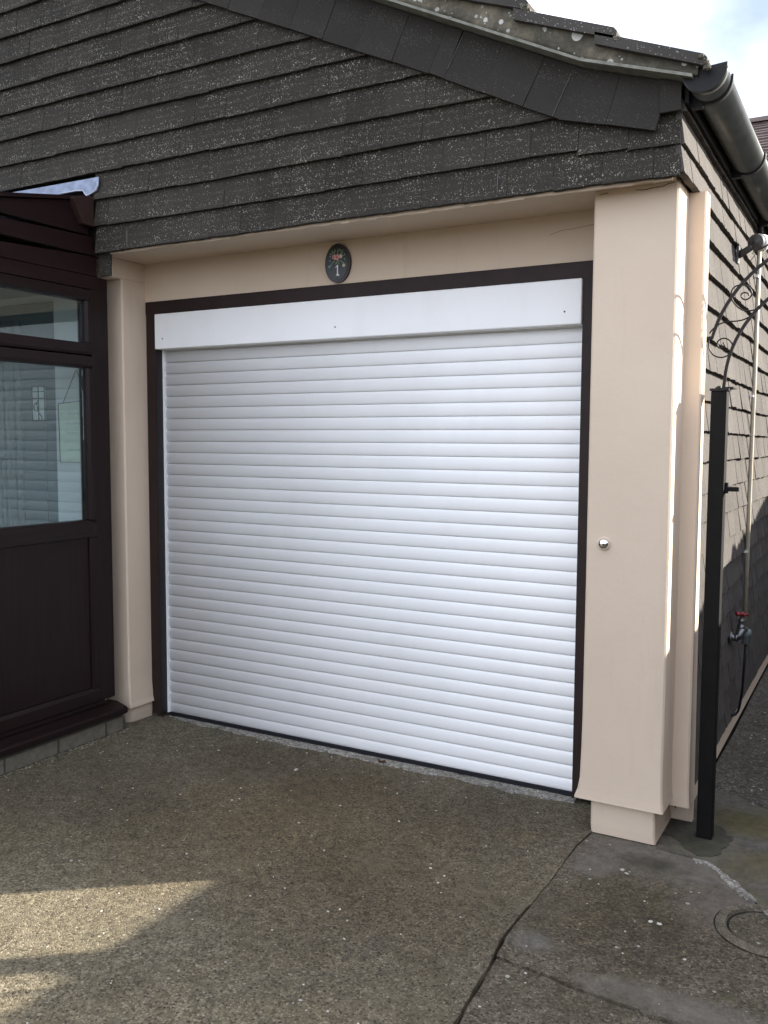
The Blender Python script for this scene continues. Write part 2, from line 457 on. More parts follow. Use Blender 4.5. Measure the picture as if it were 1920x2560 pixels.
class MB:
    """collects world-space geometry, linked as ONE mesh object"""
    def __init__(s):
        s.bm = bmesh.new(); s.sm = False; s.mats = []; s.cur = 0
    def use(s, m):
        if m not in s.mats: s.mats.append(m)
        s.cur = s.mats.index(m); return s
    def face(s, pts, smooth=False):
        f = s.bm.faces.new([s.bm.verts.new(p) for p in pts])
        f.material_index = s.cur; f.smooth = smooth
        return f
    def hexa(s, p):
        """8 points: bottom ring 0-3, top ring 4-7"""
        v = [s.bm.verts.new(q) for q in p]
        for q in ((3, 2, 1, 0), (4, 5, 6, 7), (0, 1, 5, 4), (1, 2, 6, 5), (2, 3, 7, 6), (3, 0, 4, 7)):
            f = s.bm.faces.new([v[i] for i in q]); f.material_index = s.cur
        return v
    def box(s, x0, x1, y0, y1, z0, z1):
        return s.hexa([(x0, y0, z0), (x1, y0, z0), (x1, y1, z0), (x0, y1, z0), (x0, y0, z1), (x1, y0, z1), (x1, y1, z1), (x0, y1, z1)])
    def prism(s, poly, a0, a1, axis='y', smooth=False):
        """poly in the two other axes; extruded a0..a1 along axis"""
        def P(q, a):
            return {'y': (q[0], a, q[1]), 'x': (a, q[0], q[1]), 'z': (q[0], q[1], a)}[axis]
        A = [s.bm.verts.new(P(q, a0)) for q in poly]
        B = [s.bm.verts.new(P(q, a1)) for q in poly]
        fa = s.bm.faces.new(A); fb = s.bm.faces.new(B[::-1])
        fa.material_index = fb.material_index = s.cur
        n = len(poly)
        for i in range(n):
            f = s.bm.faces.new([A[i], B[i], B[(i + 1) % n], A[(i + 1) % n]])
            f.material_index = s.cur; f.smooth = smooth
    def tube(s, pts, r, seg=8, cap=True, flat=None):
        pts = [Vector(p) for p in pts]
        rings = []
        ref = None
        for i, p in enumerate(pts):
            t = (pts[min(i + 1, len(pts) - 1)] - pts[max(i - 1, 0)]).normalized()
            if ref is None:
                ref = Vector((0, 0, 1)) if abs(t.z) < 0.9 else Vector((1, 0, 0))
                if flat: ref = Vector(flat)
            a = t.cross(ref).normalized(); b = a.cross(t).normalized()
            if not flat: ref = b
            rr = r[i] if isinstance(r, (list, tuple)) else r
            ring = []
            for k in range(seg):
                an = 2 * math.pi * k / seg + (math.pi / seg)
                ring.append(s.bm.verts.new(p + a * math.cos(an) * rr + b * math.sin(an) * rr))
            rings.append(ring)
        for r0, r1 in zip(rings, rings[1:]):
            for k in range(seg):
                f = s.bm.faces.new([r0[k], r0[(k + 1) % seg], r1[(k + 1) % seg], r1[k]])
                f.smooth = seg > 5; f.material_index = s.cur
        if cap:
            for ring in (rings[0][::-1], rings[-1]):
                f = s.bm.faces.new(ring); f.material_index = s.cur
    def lathe(s, prof, origin, axis, seg=24, smooth=True, sx=1.0):
        """prof: (radius, height) along axis"""
        ax = Vector(axis).normalized()
        u = ax.orthogonal().normalized(); w = ax.cross(u)
        o = Vector(origin); rings = []
        for r, h in prof:
            rings.append([s.bm.verts.new(o + ax * h + (u * math.cos(2 * math.pi * k / seg) + w * math.sin(2 * math.pi * k / seg)) * max(r, 1e-5)) for k in range(seg)])
        for r0, r1 in zip(rings, rings[1:]):
            for k in range(seg):
                f = s.bm.faces.new([r0[k], r0[(k + 1) % seg], r1[(k + 1) % seg], r1[k]])
                f.smooth = smooth; f.material_index = s.cur
        for ring in (rings[0][::-1], rings[-1]):
            f = s.bm.faces.new(ring); f.material_index = s.cur
    def bevel(s, w, seg=1):
        bmesh.ops.bevel(s.bm, geom=list(s.bm.edges), offset=w, segments=seg, affect='EDGES', profile=0.5)
        return s
    def build(s, name, mat=None, parent=None, label=None, cat=None, group=None, kind=None, normals=True):
        if normals: bmesh.ops.recalc_face_normals(s.bm, faces=s.bm.faces)
        off = wloc(parent) if parent else Vector((0, 0, 0))
        if off.length: bmesh.ops.translate(s.bm, vec=-off, verts=s.bm.verts)
        me = bpy.data.meshes.new(name)
        s.bm.to_mesh(me); s.bm.free()
        if s.mats and mat is None:
            for m in s.mats: me.materials.append(m)
        else:
            me.materials.append(mat)
        o = bpy.data.objects.new(name, me)
        COL.objects.link(o)
        if parent: o.parent = parent
        if label: o['label'] = label
        if cat: o['category'] = cat
        if group: o['group'] = group
        if kind: o['kind'] = kind
        return o

def jit(a): return random.uniform(-a, a)

def lerp_line(pts, x):
    if x <= pts[0][0]:
        (x0, z0), (x1, z1) = pts[0], pts[1]
    elif x >= pts[-1][0]:
        (x0, z0), (x1, z1) = pts[-2], pts[-1]
    else:
        for (x0, z0), (x1, z1) in zip(pts, pts[1:]):
            if x0 <= x <= x1: break
    return z0 + (z1 - z0) * (x - x0) / (x1 - x0)

def tile(mb, o, u, v, n, w, h, t_low=0.016, t_up=0.003, thick=0.011, gap=0.0007, wob=0.0015, rag=0.0):
    """one plain tile: o lower-left corner on the backing plane, u along, v up, n outward"""
    o, u, v, n = Vector(o), Vector(u), Vector(v), Vector(n)
    g = gap
    a0 = o + u * g; a1 = o + u * (w - g)
    d = jit(wob)
    l0, l1 = jit(0.0018), jit(0.0018)
    if rag:
        k = 7
        lo_i, lo_o = [], []
        for i in range(k + 1):
            p = a0 + (a1 - a0) * (i / k); e = jit(rag) + l0 + (l1 - l0) * i / k
            lo_i.append(mb.bm.verts.new(p + n * (t_low - thick + d) + v * (e + jit(rag * .5))))
            lo_o.append(mb.bm.verts.new(p + n * (t_low + d + jit(rag * .4)) + v * (e + .001)))
        ui = [mb.bm.verts.new(q + v * h + n * max(t_up - thick, -0.004)) for q in (a0, a1)]
        uo = [mb.bm.verts.new(q + v * h + n * (t_up + .001)) for q in (a0, a1)]
        for i in range(k):
            mb.bm.faces.new([lo_i[i], lo_i[i + 1], lo_o[i + 1], lo_o[i]])
        for c in ([lo_o[0]] + lo_o[1:] + [uo[1], uo[0]], [ui[0], ui[1]] + lo_i[::-1], [lo_i[0], lo_o[0], uo[0], ui[0]], [lo_o[-1], lo_i[-1], ui[1], uo[1]], [uo[0], uo[1], ui[1], ui[0]]):
            f = mb.bm.faces.new(c); f.material_index = mb.cur
        return
    q = [a0 + n * (t_low - thick + d) + v * l0, a1 + n * (t_low - thick + d) + v * l1,
         a1 + n * (t_low + d) + v * (l1 + .001), a0 + n * (t_low + d) + v * (l0 + .001),
         a0 + v * h + n * max(t_up - thick, -0.004), a1 + v * h + n * max(t_up - thick, -0.004),
         a1 + v * h + n * (t_up + .001), a0 + v * h + n * (t_up + .001)]
    mb.hexa(q)

# rake geometry of the front gable (x, z)
RAKE_LO = [(-1.5, 4.157), (0.595, 3.185), (1.704, 2.672), (2.125, 2.462), (2.442, 2.374)]
UNDER = [(-1.5, 4.425), (1.49, 2.964), (2.213, 2.611), (2.70, 2.452)]
APEX = -1.5

# ------------------------------------------------------------------ GARAGE
garage = empty('garage', (1.2, 2.5, 0), 'cream rendered garage with dark tile hung gable and white roller shutter door', 'garage')

# structural walls
mb = MB()
mb.box(-0.30, 2.30, -0.06, 0.10, 2.067, 2.262)                # lintel band over the door
mb.build('lintel_wall', M['render'], garage)
mb = MB()
mb.box(2.40, 2.497, 0.02, 6.0, 0.0, 2.50)
mb.build('side_wall', M['render'], garage)
mb = MB()
mb.prism([(-4.6, 2.262), (2.496, 2.262), (2.496, 2.49), (-1.5, 4.36), (-4.6, 2.86)], -0.374, -0.28)
mb.build('gable_wall', M['felt'], garage)
mb = MB()
mb.box(-4.6, -0.301, -0.30, -0.20, 0.0, 2.262)
mb.build('porch_side_wall', M['intwhite'], garage)
mb = MB()
mb.box(-4.6, 2.497, 6.0, 6.1, 0.0, 2.5)
mb.box(-4.6, -4.5, -0.2, 6.0, 0.0, 2.5)
mb.build('back_wall', M['render'], garage)
# soffit
mb = MB()
mb.box(-0.073, 2.49, -0.372, -0.0605, 2.247, 2.261)
mb.build('soffit', M['render'], garage)
# rough mortar lip under the first course
mb = MB()
x = 0.03
while x < 2.44:
    w = random.uniform(0.02, 0.06)
    mb.box(x, x + w + .002, -0.3835 - jit(.0015), -0.372, 2.2335 - abs(jit(.005)), 2.2465)
    x += w
mb.build('mortar_lip', M['render'], garage)

# pillars -------------------------------------------------------------
def soft_prism(mb, rings, step_bevel=None):
    """rings: list of (z, polygon[(x,y)...]) same count"""
    vs = [[mb.bm.verts.new((p[0], p[1], z)) for p in poly] for z, poly in rings]
    n = len(vs[0])
    for a, b in zip(vs, vs[1:]):
        for i in range(n):
            f = mb.bm.faces.new([a[i], a[(i + 1) % n], b[(i + 1) % n], b[i]]); f.material_index = mb.cur
    mb.bm.faces.new(vs[0][::-1]); mb.bm.faces.new(vs[-1])

def pil(x0, x1, yf, yb, c=0.006, l=0, r=0, fr=0):
    return [(x0 - l, yb), (x0 - l, yf + c - fr), (x0 + c - l, yf - fr), (x1 - c + r, yf - fr), (x1 + r, yf + c - fr), (x1 + r, yb)]

mb = MB()
rings = []
for z, l, r, fr in ((0.126, 0.024, .007, .004), (0.133, 0.023, .006, .003), (0.16, 0.013, .003, .001), (0.20, 0.006, .001, 0), (0.3, 0.003, 0, 0), (0.42, 0.001, .001, 0), (0.9, 0, 0, 0), (1.5, 0.0, -.001, 0), (2.2465, 0, -.003, 0)):
    rings.append((z, pil(2.216, 2.498, -0.30, -0.12, l=l, r=r, fr=fr)))
soft_prism(mb, rings)
mb.build('pillar', M['render'], garage)
mb = MB()
soft_prism(mb, [(0, pil(2.250, 2.474, -0.276, 0.1, r=.003)), (0.03, pil(2.247, 2.474, -0.278, 0.1)), (0.128, pil(2.247, 2.472, -0.276, 0.1))])
mb.build('pillar_plinth', M['render'], garage)
# second step of the pillar
mb = MB()
rings = []
for z, r, fr in ((0.098, .005, .003), (0.112, .004, .002), (0.16, .001, .0), (0.3, .001, 0), (1.2, 0, 0), (2.2465, -.003, 0)):
    rings.append((z, [(2.42, 0.0), (2.42, -0.132 - fr), (2.55 + r, -0.132 - fr), (2.556 + r, -0.126 - fr), (2.556 + r, -0.062 + max(0, 1.2 - z) * .045), (2.50, -0.050 + max(0, 1.2 - z) * .045), (2.50, 0.0)]))
soft_prism(mb, rings)
mb.build('pillar', M['render'], garage)
mb = MB()
mb.box(2.40, 2.552, -0.012, 0.0195, 0.0, 0.0972)
mb.build('pillar_plinth', M['render'], garage)
# left pillar
mb = MB()
rings = []
for z, r, fr in ((0.083, .016, .006), (0.11, .010, .003), (0.2, .003, 0), (0.6, 0, 0), (2.156, 0, 0)):
    rings.append((z, [(-0.30, -0.055), (-0.30, -0.213 - fr), (-0.079 + r, -0.213 - fr), (-0.073 + r, -0.207 - fr), (-0.073 + r, -0.055)]))
soft_prism(mb, rings)
mb.build('pillar', M['render'], garage)
mb = MB()
mb.box(-0.30, -0.0725, -0.268, -0.055, 2.156, 2.247)
mb.bevel(0.003)
mb.build('pillar_head', M['render'], garage)
mb = MB()
rings = []
for k in range(7):
    z = 0.082 * k / 6
    b = [0, .004, .006, .008, .006, .004, -.006][k]
    rings.append((z, [(-0.30, -0.05), (-0.30, -0.19), (-0.115, -0.198 - b), (-0.095 + b, -0.19), (-0.086 + b, -0.165), (-0.083 + b * .6, -0.05)]))
soft_prism(mb, rings)
mb.build('pillar_plinth', M['render'], garage)
# cracks in the paint at the head of the pillar
for pts in ([(2.234, 2.2336), (2.2484, 2.2371), (2.2628, 2.237)],
            [(2.355, 2.2356), (2.3864, 2.2316), (2.4104, 2.2354), (2.4445, 2.236), (2.4612, 2.2423), (2.4813, 2.244)]):
    mb = MB()
    mb.tube([(x, -0.3006, z - .001) for x, z in pts], 0.0012, 4)
    mb.build('paint_crack', M['crack'], garage)
mb = MB()
mb.tube([(1.98, -0.0603, 2.175), (2.02, -0.0603, 2.186), (2.07, -0.0603, 2.188), (2.15, -0.0603, 2.196)], 0.0007, 4)
mb.build('paint_crack', M['crack'], garage)

# tile hung front gable -------------------------------------------------
def corner_z(k, x, z):
    if k in (1, 2) and x > 2.25:
        return z - 0.026 * min(1, (x - 2.25) / 0.03)
    return z
TW = 0.165
def clip_under(mb, off):
    # keep the part below the rake: steep piece left of the kick, shallow piece right of it
    bm = mb.bm
    bmesh.ops.bisect_plane(bm, geom=bm.verts[:] + bm.edges[:] + bm.faces[:], plane_co=(UNDER[2][0], 0, 0), plane_no=(1, 0, 0))
    for left in (True, False):
        a, b = (UNDER[0], UNDER[2]) if left else (UNDER[2], UNDER[3])
        d = Vector((b[0] - a[0], 0, b[1] - a[1])).normalized()
        nrm = Vector((-d.z, 0, d.x))
        fs = [f for f in bm.faces if (f.calc_center_median().x < UNDER[2][0]) == left]
        es = list({e for f in fs for e in f.edges}); vs = list({v for f in fs for v in f.verts})
        bmesh.ops.bisect_plane(bm, geom=vs + es + fs, plane_co=(a[0], 0, a[1] + off), plane_no=nrm)
    kill = []
    for f in bm.faces:
        c = f.calc_center_median()
        if c.z > lerp_line(UNDER[:1] + UNDER[2:], c.x) + off * 1.0 + 1e-5: kill.append(f)
    bmesh.ops.delete(bm, geom=kill, context='FACES')
mb = MB()
for k in range(0, 19):
    z = 2.238 + k * 0.1168
    xl = -0.04 if k < 3 else -4.4
    x = xl
    first = True
    off = random.uniform(0.02, 0.15)
    ph = jit(3)
    xmax = 2.517
    while x < xmax - 0.01:
        w = TW if not first else (TW * 0.5 if k % 2 else TW)
        first = False
        if x + w > xmax - 0.03: w = xmax - x
        if z < lerp_line(UNDER, max(x, APEX)) + 0.02 and (x > APEX or z < 4.42 - (APEX - x) * 0.488):
            zz = corner_z(k, x + 0.5 * w, z) + 0.0022 * math.sin(x * 2.3 + ph) + jit(.0012)
            tile(mb, (x, -0.384, zz), (1, 0, 0), (0, 0, 1), (0, -1, 0), w, 0.150, t_low=0.026, thick=0.020, rag=.0010)
        x += w
# half tile hanging by the porch corner
tile(mb, (-0.044, -0.362, 2.137), (1, 0, 0), (0, 0, 1), (0, -1, 0), 0.068, 0.11, t_low=0.016, t_up=.014)
clip_under(mb, -0.06)
mb.build('tile_cladding', M['tile'], garage, label='dark tile hanging of the gable, speckled with pale lichen')
# pale scars left on a few joints
for x, z, dz in ((0.157, 2.25, .085), (1.905, 2.256, .078)):
    mb = MB()
    mb.box(x, x + .0025, -0.4085, -0.398, z, z + dz * .8)
    mb.build('joint_scar', M['joint'], garage)

# raking tiles along the verge
mb = MB()
def rake_seg(mb, p0, p1, depth, yb, n0=0.0, last=False, w=TW):
    d = Vector((p1[0] - p0[0], 0, p1[1] - p0[1])); L = d.length; d.normalize()
    up = Vector((-d.z, 0, d.x))
    s = 0
    while s < L - 0.01:
        ww = min(w, L - s)
        if L - s - ww < 0.05: ww = L - s
        o = Vector((p0[0], yb, p0[1])) + d * s + up * jit(.001)
        tile(mb, o, d, up, (0, -1, 0), ww, depth, t_low=0.017, t_up=0.006, thick=.012)
        s += ww
for a, b in zip(RAKE_LO[:-1], RAKE_LO[1:]):
    if b[0] > 1.8 and a[0] > 1.5 and b[0] < 2.2:
        rake_seg(mb, a, b, 0.24, -0.408)
    elif a[0] > 2:
        d = Vector((b[0] - a[0], b[1] - a[1])).normalized()
        rake_seg(mb, a, b, 0.20, -0.4105)
    else:
        rake_seg(mb, a, b, 0.30, -0.4065)
clip_under(mb, -0.004)
mb.build('raking_tile_course', M['tile_rake'], garage, label='sloping dark tiles laid along the verge')
for (x0, z0), (x1, z1) in (((1.72, 2.70), (1.775, 2.80)), ((2.105, 2.475), (2.165, 2.60))):
    mb = MB()
    mb.tube([(x0, -0.4255, z0), (x1, -0.4215, z1)], 0.0014, 4)
    mb.build('joint_scar', M['joint'], garage)
# small square tile tucked beside the gutter
mb = MB()
tile(mb, (2.454, -0.419, 2.425), (1, 0, 0), (0, 0, 1), (0, -1, 0), 0.066, 0.14, t_low=0.012, t_up=.010)
clip_under(mb, -0.004)
mb.build('corner_tile', M['tile_rake'], garage)

# side wall tile hanging -------------------------------------------------
mb = MB()
for k in range(-19, 3):
    z = 2.244 + k * 0.1153
    if k == 1: z = 2.33
    if k == 2: z = 2.43
    if k == -19: z = 0.078
    y = -0.402 if k >= 0 else (-0.054 if z > 0.12 else 0.032)
    first = True
    ph = jit(3)
    h = 0.150
    if k == 2: h = 0.07
    while y < 5.98:
        w = TW if not first else (0.085 if k % 2 else 0.145)
        first = False
        zz = z + 0.003 * math.sin(y * 2 + ph) + jit(.0022)
        tile(mb, (2.500, y, zz), (0, 1, 0), (0, 0, 1), (1, 0, 0), w, h, t_low=0.030, t_up=0.005, thick=.024, wob=.002, rag=.0022, gap=random.choice([.0008, .0015, .003]))
        y += w
bmesh.ops.bisect_plane(mb.bm, geom=mb.bm.verts[:] + mb.bm.edges[:] + mb.bm.faces[:], plane_co=(0, 0, 2.50), plane_no=(0, 0, 1), clear_outer=True)
mb.build('side_tile_cladding', M['tile_side'], garage, label='sunlit brown tile hanging of the side wall')
mb = MB()
mb.box(2.40, 2.4985, -0.374, 0.02, 2.262, 2.50)
mb.box(2.497, 2.4988, -0.05, 5.99, 0.055, 2.50)
mb.build('wall_felt', M['felt'], garage)
mb = MB()
mb.box(2.4992, 2.522, 0.03, 6.0, 0.0, 0.074)
mb.build('side_plinth', M['render'], garage)

# roof ---------------------------------------------------------------------
ENDS = [(2.596, 2.558), (2.322, 2.690), (2.03, 2.836)]
while ENDS[-1][0] > APEX + 0.2:
    ENDS.append((ENDS[-1][0] - 0.2905, ENDS[-1][1] + 0.1425))
def roof_mesh():
    mb = MB()
    for i, (xe, zt) in enumerate(ENDS):
        lift = 0.006
        xu = xe - 0.335
        zu = zt + 0.335 * 0.385
        w = 0.33
        y = -0.492
        first = True
        while y < 6.25:
            d = jit(.004); e = jit(.004)
            poly = [(xe + e, zt + d), (xe + .010 + e, zt - .012 + d), (xe + .008 + e, zt - .036 + d), (xu, zu - .036), (xu, zu)]
            # rolled profile: a flat pan and a raised roll
            mb.prism(poly, y, y + w - .004, 'y')
            mb.prism([(a, b + .022) for a, b in poly[:2]] + [(poly[2][0], poly[2][1] + .03), (poly[3][0], poly[3][1] + .03), (poly[4][0], poly[4][1] + .018)], y + w * .68, y + w * .9, 'y')
            y += w
    # left slope
    for i, (xe, zt) in enumerate(ENDS[:11]):
        x2 = 2 * APEX - xe; 
        poly = [(x2, zt), (x2 - .01, zt - .012), (x2 - .008, zt - .036), (x2 + .335, zt + .335 * .385 - .036), (x2 + .335, zt + .335 * .385)]
        mb.prism(poly, -0.492, 6.25, 'y')
    return mb
roof_mesh().build('roof', M['rooftile'], garage, label='mossy concrete tiled roof with lichen on its verge')
# ridge
mb = MB()
mb.prism([(APEX - .12, 4.50), (APEX, 4.63), (APEX + .12, 4.50), (APEX, 4.54)], -0.48, 6.2, 'y')
mb.build('ridge', M['rooftile'], garage)
# ragged mortar at the lower tile ends
for xe, zt in ENDS[:3]:
    mb = MB()
    for q in range(16):
        tq = random.random()
        c = Vector((xe - .012 + tq * .026 + jit(.004), -0.481 + jit(.010), zt - .012 - tq * .034 + jit(.006)))
        r = random.uniform(.005, .0105)
        res = bmesh.ops.create_icosphere(mb.bm, subdivisions=1, radius=r)
        for v in res['verts']:
            v.co = v.co * random.uniform(.75, 1.3) + c
    mb.build('mortar_crumb', M['verge'], garage)
# verge mortar bed
mb = MB()
N = 150
x0, x1 = APEX, 2.575
rows = 7
grid = []
def tiles_bottom(x):
    z = None
    for (xe, zt) in ENDS:
        if x <= xe and x > xe - 0.2905 - 0.01:
            z = zt - .030 + (xe - x) * .385
    if z is None: z = ENDS[0][1] - .03
    return z
for i in range(N + 1):
    x = x0 + (x1 - x0) * i / N
    lo = lerp_line(UNDER, x) + 0.010; hi = max(tiles_bottom(x), lo + .03) + 0.014
    colv = []
    for j in range(rows):
        z = lo + (hi - lo) * j / (rows - 1)
        n = mnoise.fractal(Vector((x * 9, z * 9, 3.1)), 0.8, 2.0, 4)
        colv.append(mb.bm.verts.new((x, -0.470 - .007 * n + (.006 if j == rows - 1 else 0), z)))
    grid.append(colv)
for i in range(N):
    for j in range(rows - 1):
        f = mb.bm.faces.new([grid[i][j], grid[i + 1][j], grid[i + 1][j + 1], grid[i][j + 1]]); f.smooth = True
# thickness going back under the tiles
bk = [[mb.bm.verts.new((g[j].co.x, -0.38, g[j].co.z)) for j in (0, rows - 1)] for g in grid]
for i in range(N):
    mb.bm.faces.new([grid[i][0], bk[i][0], bk[i + 1][0], grid[i + 1][0]])
    mb.bm.faces.new([grid[i][-1], grid[i + 1][-1], bk[i + 1][1], bk[i][1]])
mb.build('verge_mortar', M['verge'], garage)
# undercloak strips
for i, (a, b) in enumerate(((UNDER[0], (0.62, lerp_line(UNDER, .62))), ((0.625, lerp_line(UNDER, .625)), (1.42, lerp_line(UNDER, 1.42))), ((1.425, lerp_line(UNDER, 1.425)), UNDER[2]), (UNDER[2], (2.56, lerp_line(UNDER, 2.56))))):
    mb = MB()
    mb.prism([a, b, (b[0], b[1] + .0095), (a[0], a[1] + .0095)], -0.482, -0.385, 'y')
    mb.build('undercloak', M['undercloak'], garage)
# left undercloak/mortar
mb = MB()
mb.prism([(APEX, 4.425), (APEX, 4.53), (-4.9, 2.90), (-4.9, 2.79)], -0.475, -0.385, 'y')
mb.build('verge_mortar', M['verge'], garage)
# fascia under the eave
mb = MB()
mb.box(2.524, 2.536, -0.40, 6.0, 2.452, 2.545)
mb.box(2.49, 2.5235, -0.372, 6.0, 2.503, 2.515)
mb.build('fascia', M['fascia'], garage)

# gutter ---------------------------------------------------------------------
GX, GZ, GR = 2.592, 2.520, 0.061
def gut_profile(r, a0=180, a1=360, n=18):
    return [(GX + r * math.cos(R(a0 + (a1 - a0) * i / n)), GZ + r * math.sin(R(a0 + (a1 - a0) * i / n))) for i in range(n + 1)]
mb = MB()
out, inn = gut_profile(GR), gut_profile(GR - .003)
mb.prism(out + [(GX + GR - .001, GZ + .006), (GX + GR - .005, GZ + .005)] + inn[::-1], -0.452, 6.1, 'y', smooth=True)
gutter = mb.build('gutter', M['plastic'], garage)
mb = MB()
cp = gut_profile(GR + .0035)
mb.prism(cp + [(GX + GR + .0035, GZ + .012), (GX - GR - .0035, GZ + .004)], -0.4605, -0.456, 'y')
mb.build('end_cap', M['fascia'], gutter)
mb = MB()
mb.prism(gut_profile(GR + .0045) + gut_profile(GR + .0005)[::-1], -0.456, -0.432, 'y', smooth=True)
mb.build('cap_collar', M['plastic'], gutter)
for yb in (-0.352, 0.50, 1.40, 2.3, 3.2, 4.1, 5.0):
    mb = MB()
    mb.prism(gut_profile(GR + .007, 175, 368) + gut_profile(GR + .0008, 175, 368)[::-1], yb - .013, yb + .013, 'y', smooth=True)
    mb.box(2.5365, GX - .02, yb - .012, yb + .012, GZ - .075, GZ - .040)
    mb.build('gutter_bracket', M['fascia'], gutter)

# ------------------------------------------------------------------ garage door
mb = MB()
mb.box(-0.0725, 2.216, -0.0600, 0.03, 2.005, 2.0665)
mb.box(-0.069, -0.010, -0.0600, 0.03, 0.022, 2.0049)
mb.box(2.112, 2.217, -0.0600, 0.03, 0.022, 2.0049)
dframe = mb.build('door_frame', M['frame'], garage)
mb = MB()
mb.box(-0.0098, -0.0085, -0.058, -0.004, 0.018, 2.004)
mb.build('frame_reveal', M['frame_in'], dframe)
mb = MB()
mb.box(2.1105, 2.1118, -0.058, -0.004, 0.018, 2.004)
mb.build('frame_reveal', M['frame_in'], dframe)

P = 0.055
prof = []
z_joint0 = 0.07
def slat(z0, h):
    s = h / P
    k = 0.92
    return [(0.0, z0 + .0004), (-.0030, z0 + .0010), (-.0062 * k, z0 + .005 * s), (-.0082 * k, z0 + .012 * s), (-.0095 * k, z0 + .021 * s), (-.0098 * k, z0 + .030 * s), (-.0090 * k, z0 + .039 * s), (-.0072 * k, z0 + .047 * s), (-.0045 * k, z0 + .0525 * s), (-.0018, z0 + .0546 * s)]
mb = MB()
zs = [(0.0195, 0.0505)] + [(z_joint0 + i * P, P) for i in range(34)]
for z0, h in zs:
    pr = slat(z0, h)
    A = [mb.bm.verts.new((0.002, y, z)) for y, z in pr]
    B = [mb.bm.verts.new((2.110, y, z)) for y, z in pr]
    for i in range(len(pr) - 1):
        f = mb.bm.faces.new([A[i], B[i], B[i + 1], A[i + 1]]); f.smooth = i > 0
    # end plug
    A2 = mb.bm.verts.new((0.002, 0.004, pr[0][1])); A3 = mb.bm.verts.new((0.002, 0.004, pr[-1][1]))
    mb.bm.faces.new([A2] + A + [A3])
mb.box(0.002, 2.110, 0.004, 0.008, 0.0195, 1.95)
door = mb.build('shutter_door', M['shutter'], garage, label='white roller shutter door of narrow slats', normals=False)
mb = MB()
mb.box(-0.0082, 0.0008, -0.016, 0.004, 0.020, 1.86)
mb.box(0.0009, 0.0018, -0.004, 0.004, 0.020, 1.86)
mb.build('guide_rail', M['shutter'], door)
mb = MB()
mb.box(2.104, 2.1102, -0.018, 0.006, 0.020, 1.86)
mb.build('guide_rail', M['shutter'], door)
mb = MB()
mb.box(-0.004, 2.110, -0.010, 0.008, 0.001, 0.0194)
mb.build('bottom_seal', M['rubber'], door)
mb = MB()
mb.box(-0.0075, 2.1095, -0.070, -0.012, 1.836, 2.0045)
mb.bevel(0.005, 3)
for f in mb.bm.faces: f.smooth = False
box_ = mb.build('shutter_box', M['shutter'], door)
for sx in (0.045, 1.03, 2.045):
    mb = MB()
    mb.lathe([(.0035, 0), (.003, .002), (.0012, .0028)], (sx, -0.0702, 1.885), (0, -1, 0), 10)
    mb.build('rivet', M['midgrey'], box_)
mb = MB()
mb.box(0.25, 2.0, -0.058, -0.03, 1.8345, 1.8358)
mb.build('box_lip', M['shutter'], box_)

# ------------------------------------------------------------------ house number plaque
pc = Vector((1.044, -0.060, 2.152))
plq = empty('house_number_plaque', pc, 'oval black plaque with painted flowers and a white number 1 above the shutter', 'house number')
def oval(a, b, n=48, cx=0, cz=0):
    return [(pc.x + cx + a * math.cos(2 * math.pi * i / n), pc.z + cz + b * math.sin(2 * math.pi * i / n)) for i in range(n)]
mb = MB()
mb.prism(oval(.0625, .082), -0.075, -0.0602, 'y')
mb.bevel(0.002, 2)
mb.build('rim', M['plqrim'], plq)
mb = MB()
mb.prism(oval(.054, .0735), -0.0772, -0.0752, 'y')
mb.build('face', M['plq'], plq)
yF = -0.0778
def fan(mb, cx, cz, r, n=5, lobes=5, amp=.3, y=yF, rot=0.0):
    k = 30
    mb.prism([(pc.x + cx + r * (1 + amp * math.cos(lobes * (a := 2 * math.pi * i / k) + rot)) * math.cos(a), pc.z + cz + r * (1 + amp * math.cos(lobes * a + rot)) * math.sin(a)) for i in range(k)], y, y + .0007, 'y')
def leafs(lst, L, mat):
    for cx, cz, ang in lst:
        mb = MB()
        pts = []
        for i in range(12):
            a = 2 * math.pi * i / 12
            u, v = L * math.cos(a), L * .45 * math.sin(a)
            pts.append((pc.x + cx + u * math.cos(R(ang)) - v * math.sin(R(ang)), pc.z + cz + u * math.sin(R(ang)) + v * math.cos(R(ang))))
        mb.prism(pts, yF, yF + .0006, 'y')
        mb.build('painted_leaf', mat, plq)
leafs([(-.022, .048, 120), (-.010, .052, 60), (.004, .048, 90), (.014, .054, 120), (.026, .048, 50), (-.030, .040, 160), (.022, .040, 20), (-.014, .040, 100),
       (-.018, .006, 210), (-.004, .001, 250), (.007, .001, 290), (.018, .007, -30), (.026, .003, -60), (-.026, .000, 240)], .0075, M['leaf'])
leafs([(-.034, .030, 110), (-.036, .012, 60), (.036, .032, 60), (.038, .014, 120), (-.030, -.006, 80), (.032, -.002, 120)], .0055, M['leafb'])
for cx, cz, r, mt in ((-.016, .0265, .0085, 'pink'), (.0185, .027, .0085, 'cream_en'), (0, .024, .0125, 'pink'), (-.038, -.012, .0055, 'leafb'), (.034, -.012, .0065, 'cream_en')):
    mb = MB(); fan(mb, cx, cz, r, y=yF - .0006 - (0.0004 if cx == 0 else 0)); mb.build('painted_flower', M[mt], plq)
for cx, cz, r in ((-.016, .0265, .004), (0, .024, .006)):
    mb = MB(); fan(mb, cx, cz, r, y=yF - .0016); mb.build('painted_flower', M['pinkd'], plq)
mb = MB()
one = [(-.006, 0), (-.0065, .0025), (-.0015, .0045), (-.0015, .038), (-.0095, .0325), (-.0105, .0345), (.0005, .044), (.0035, .044), (.0035, .0045), (.0095, .0035), (.0105, .001), (.009, -.001)]
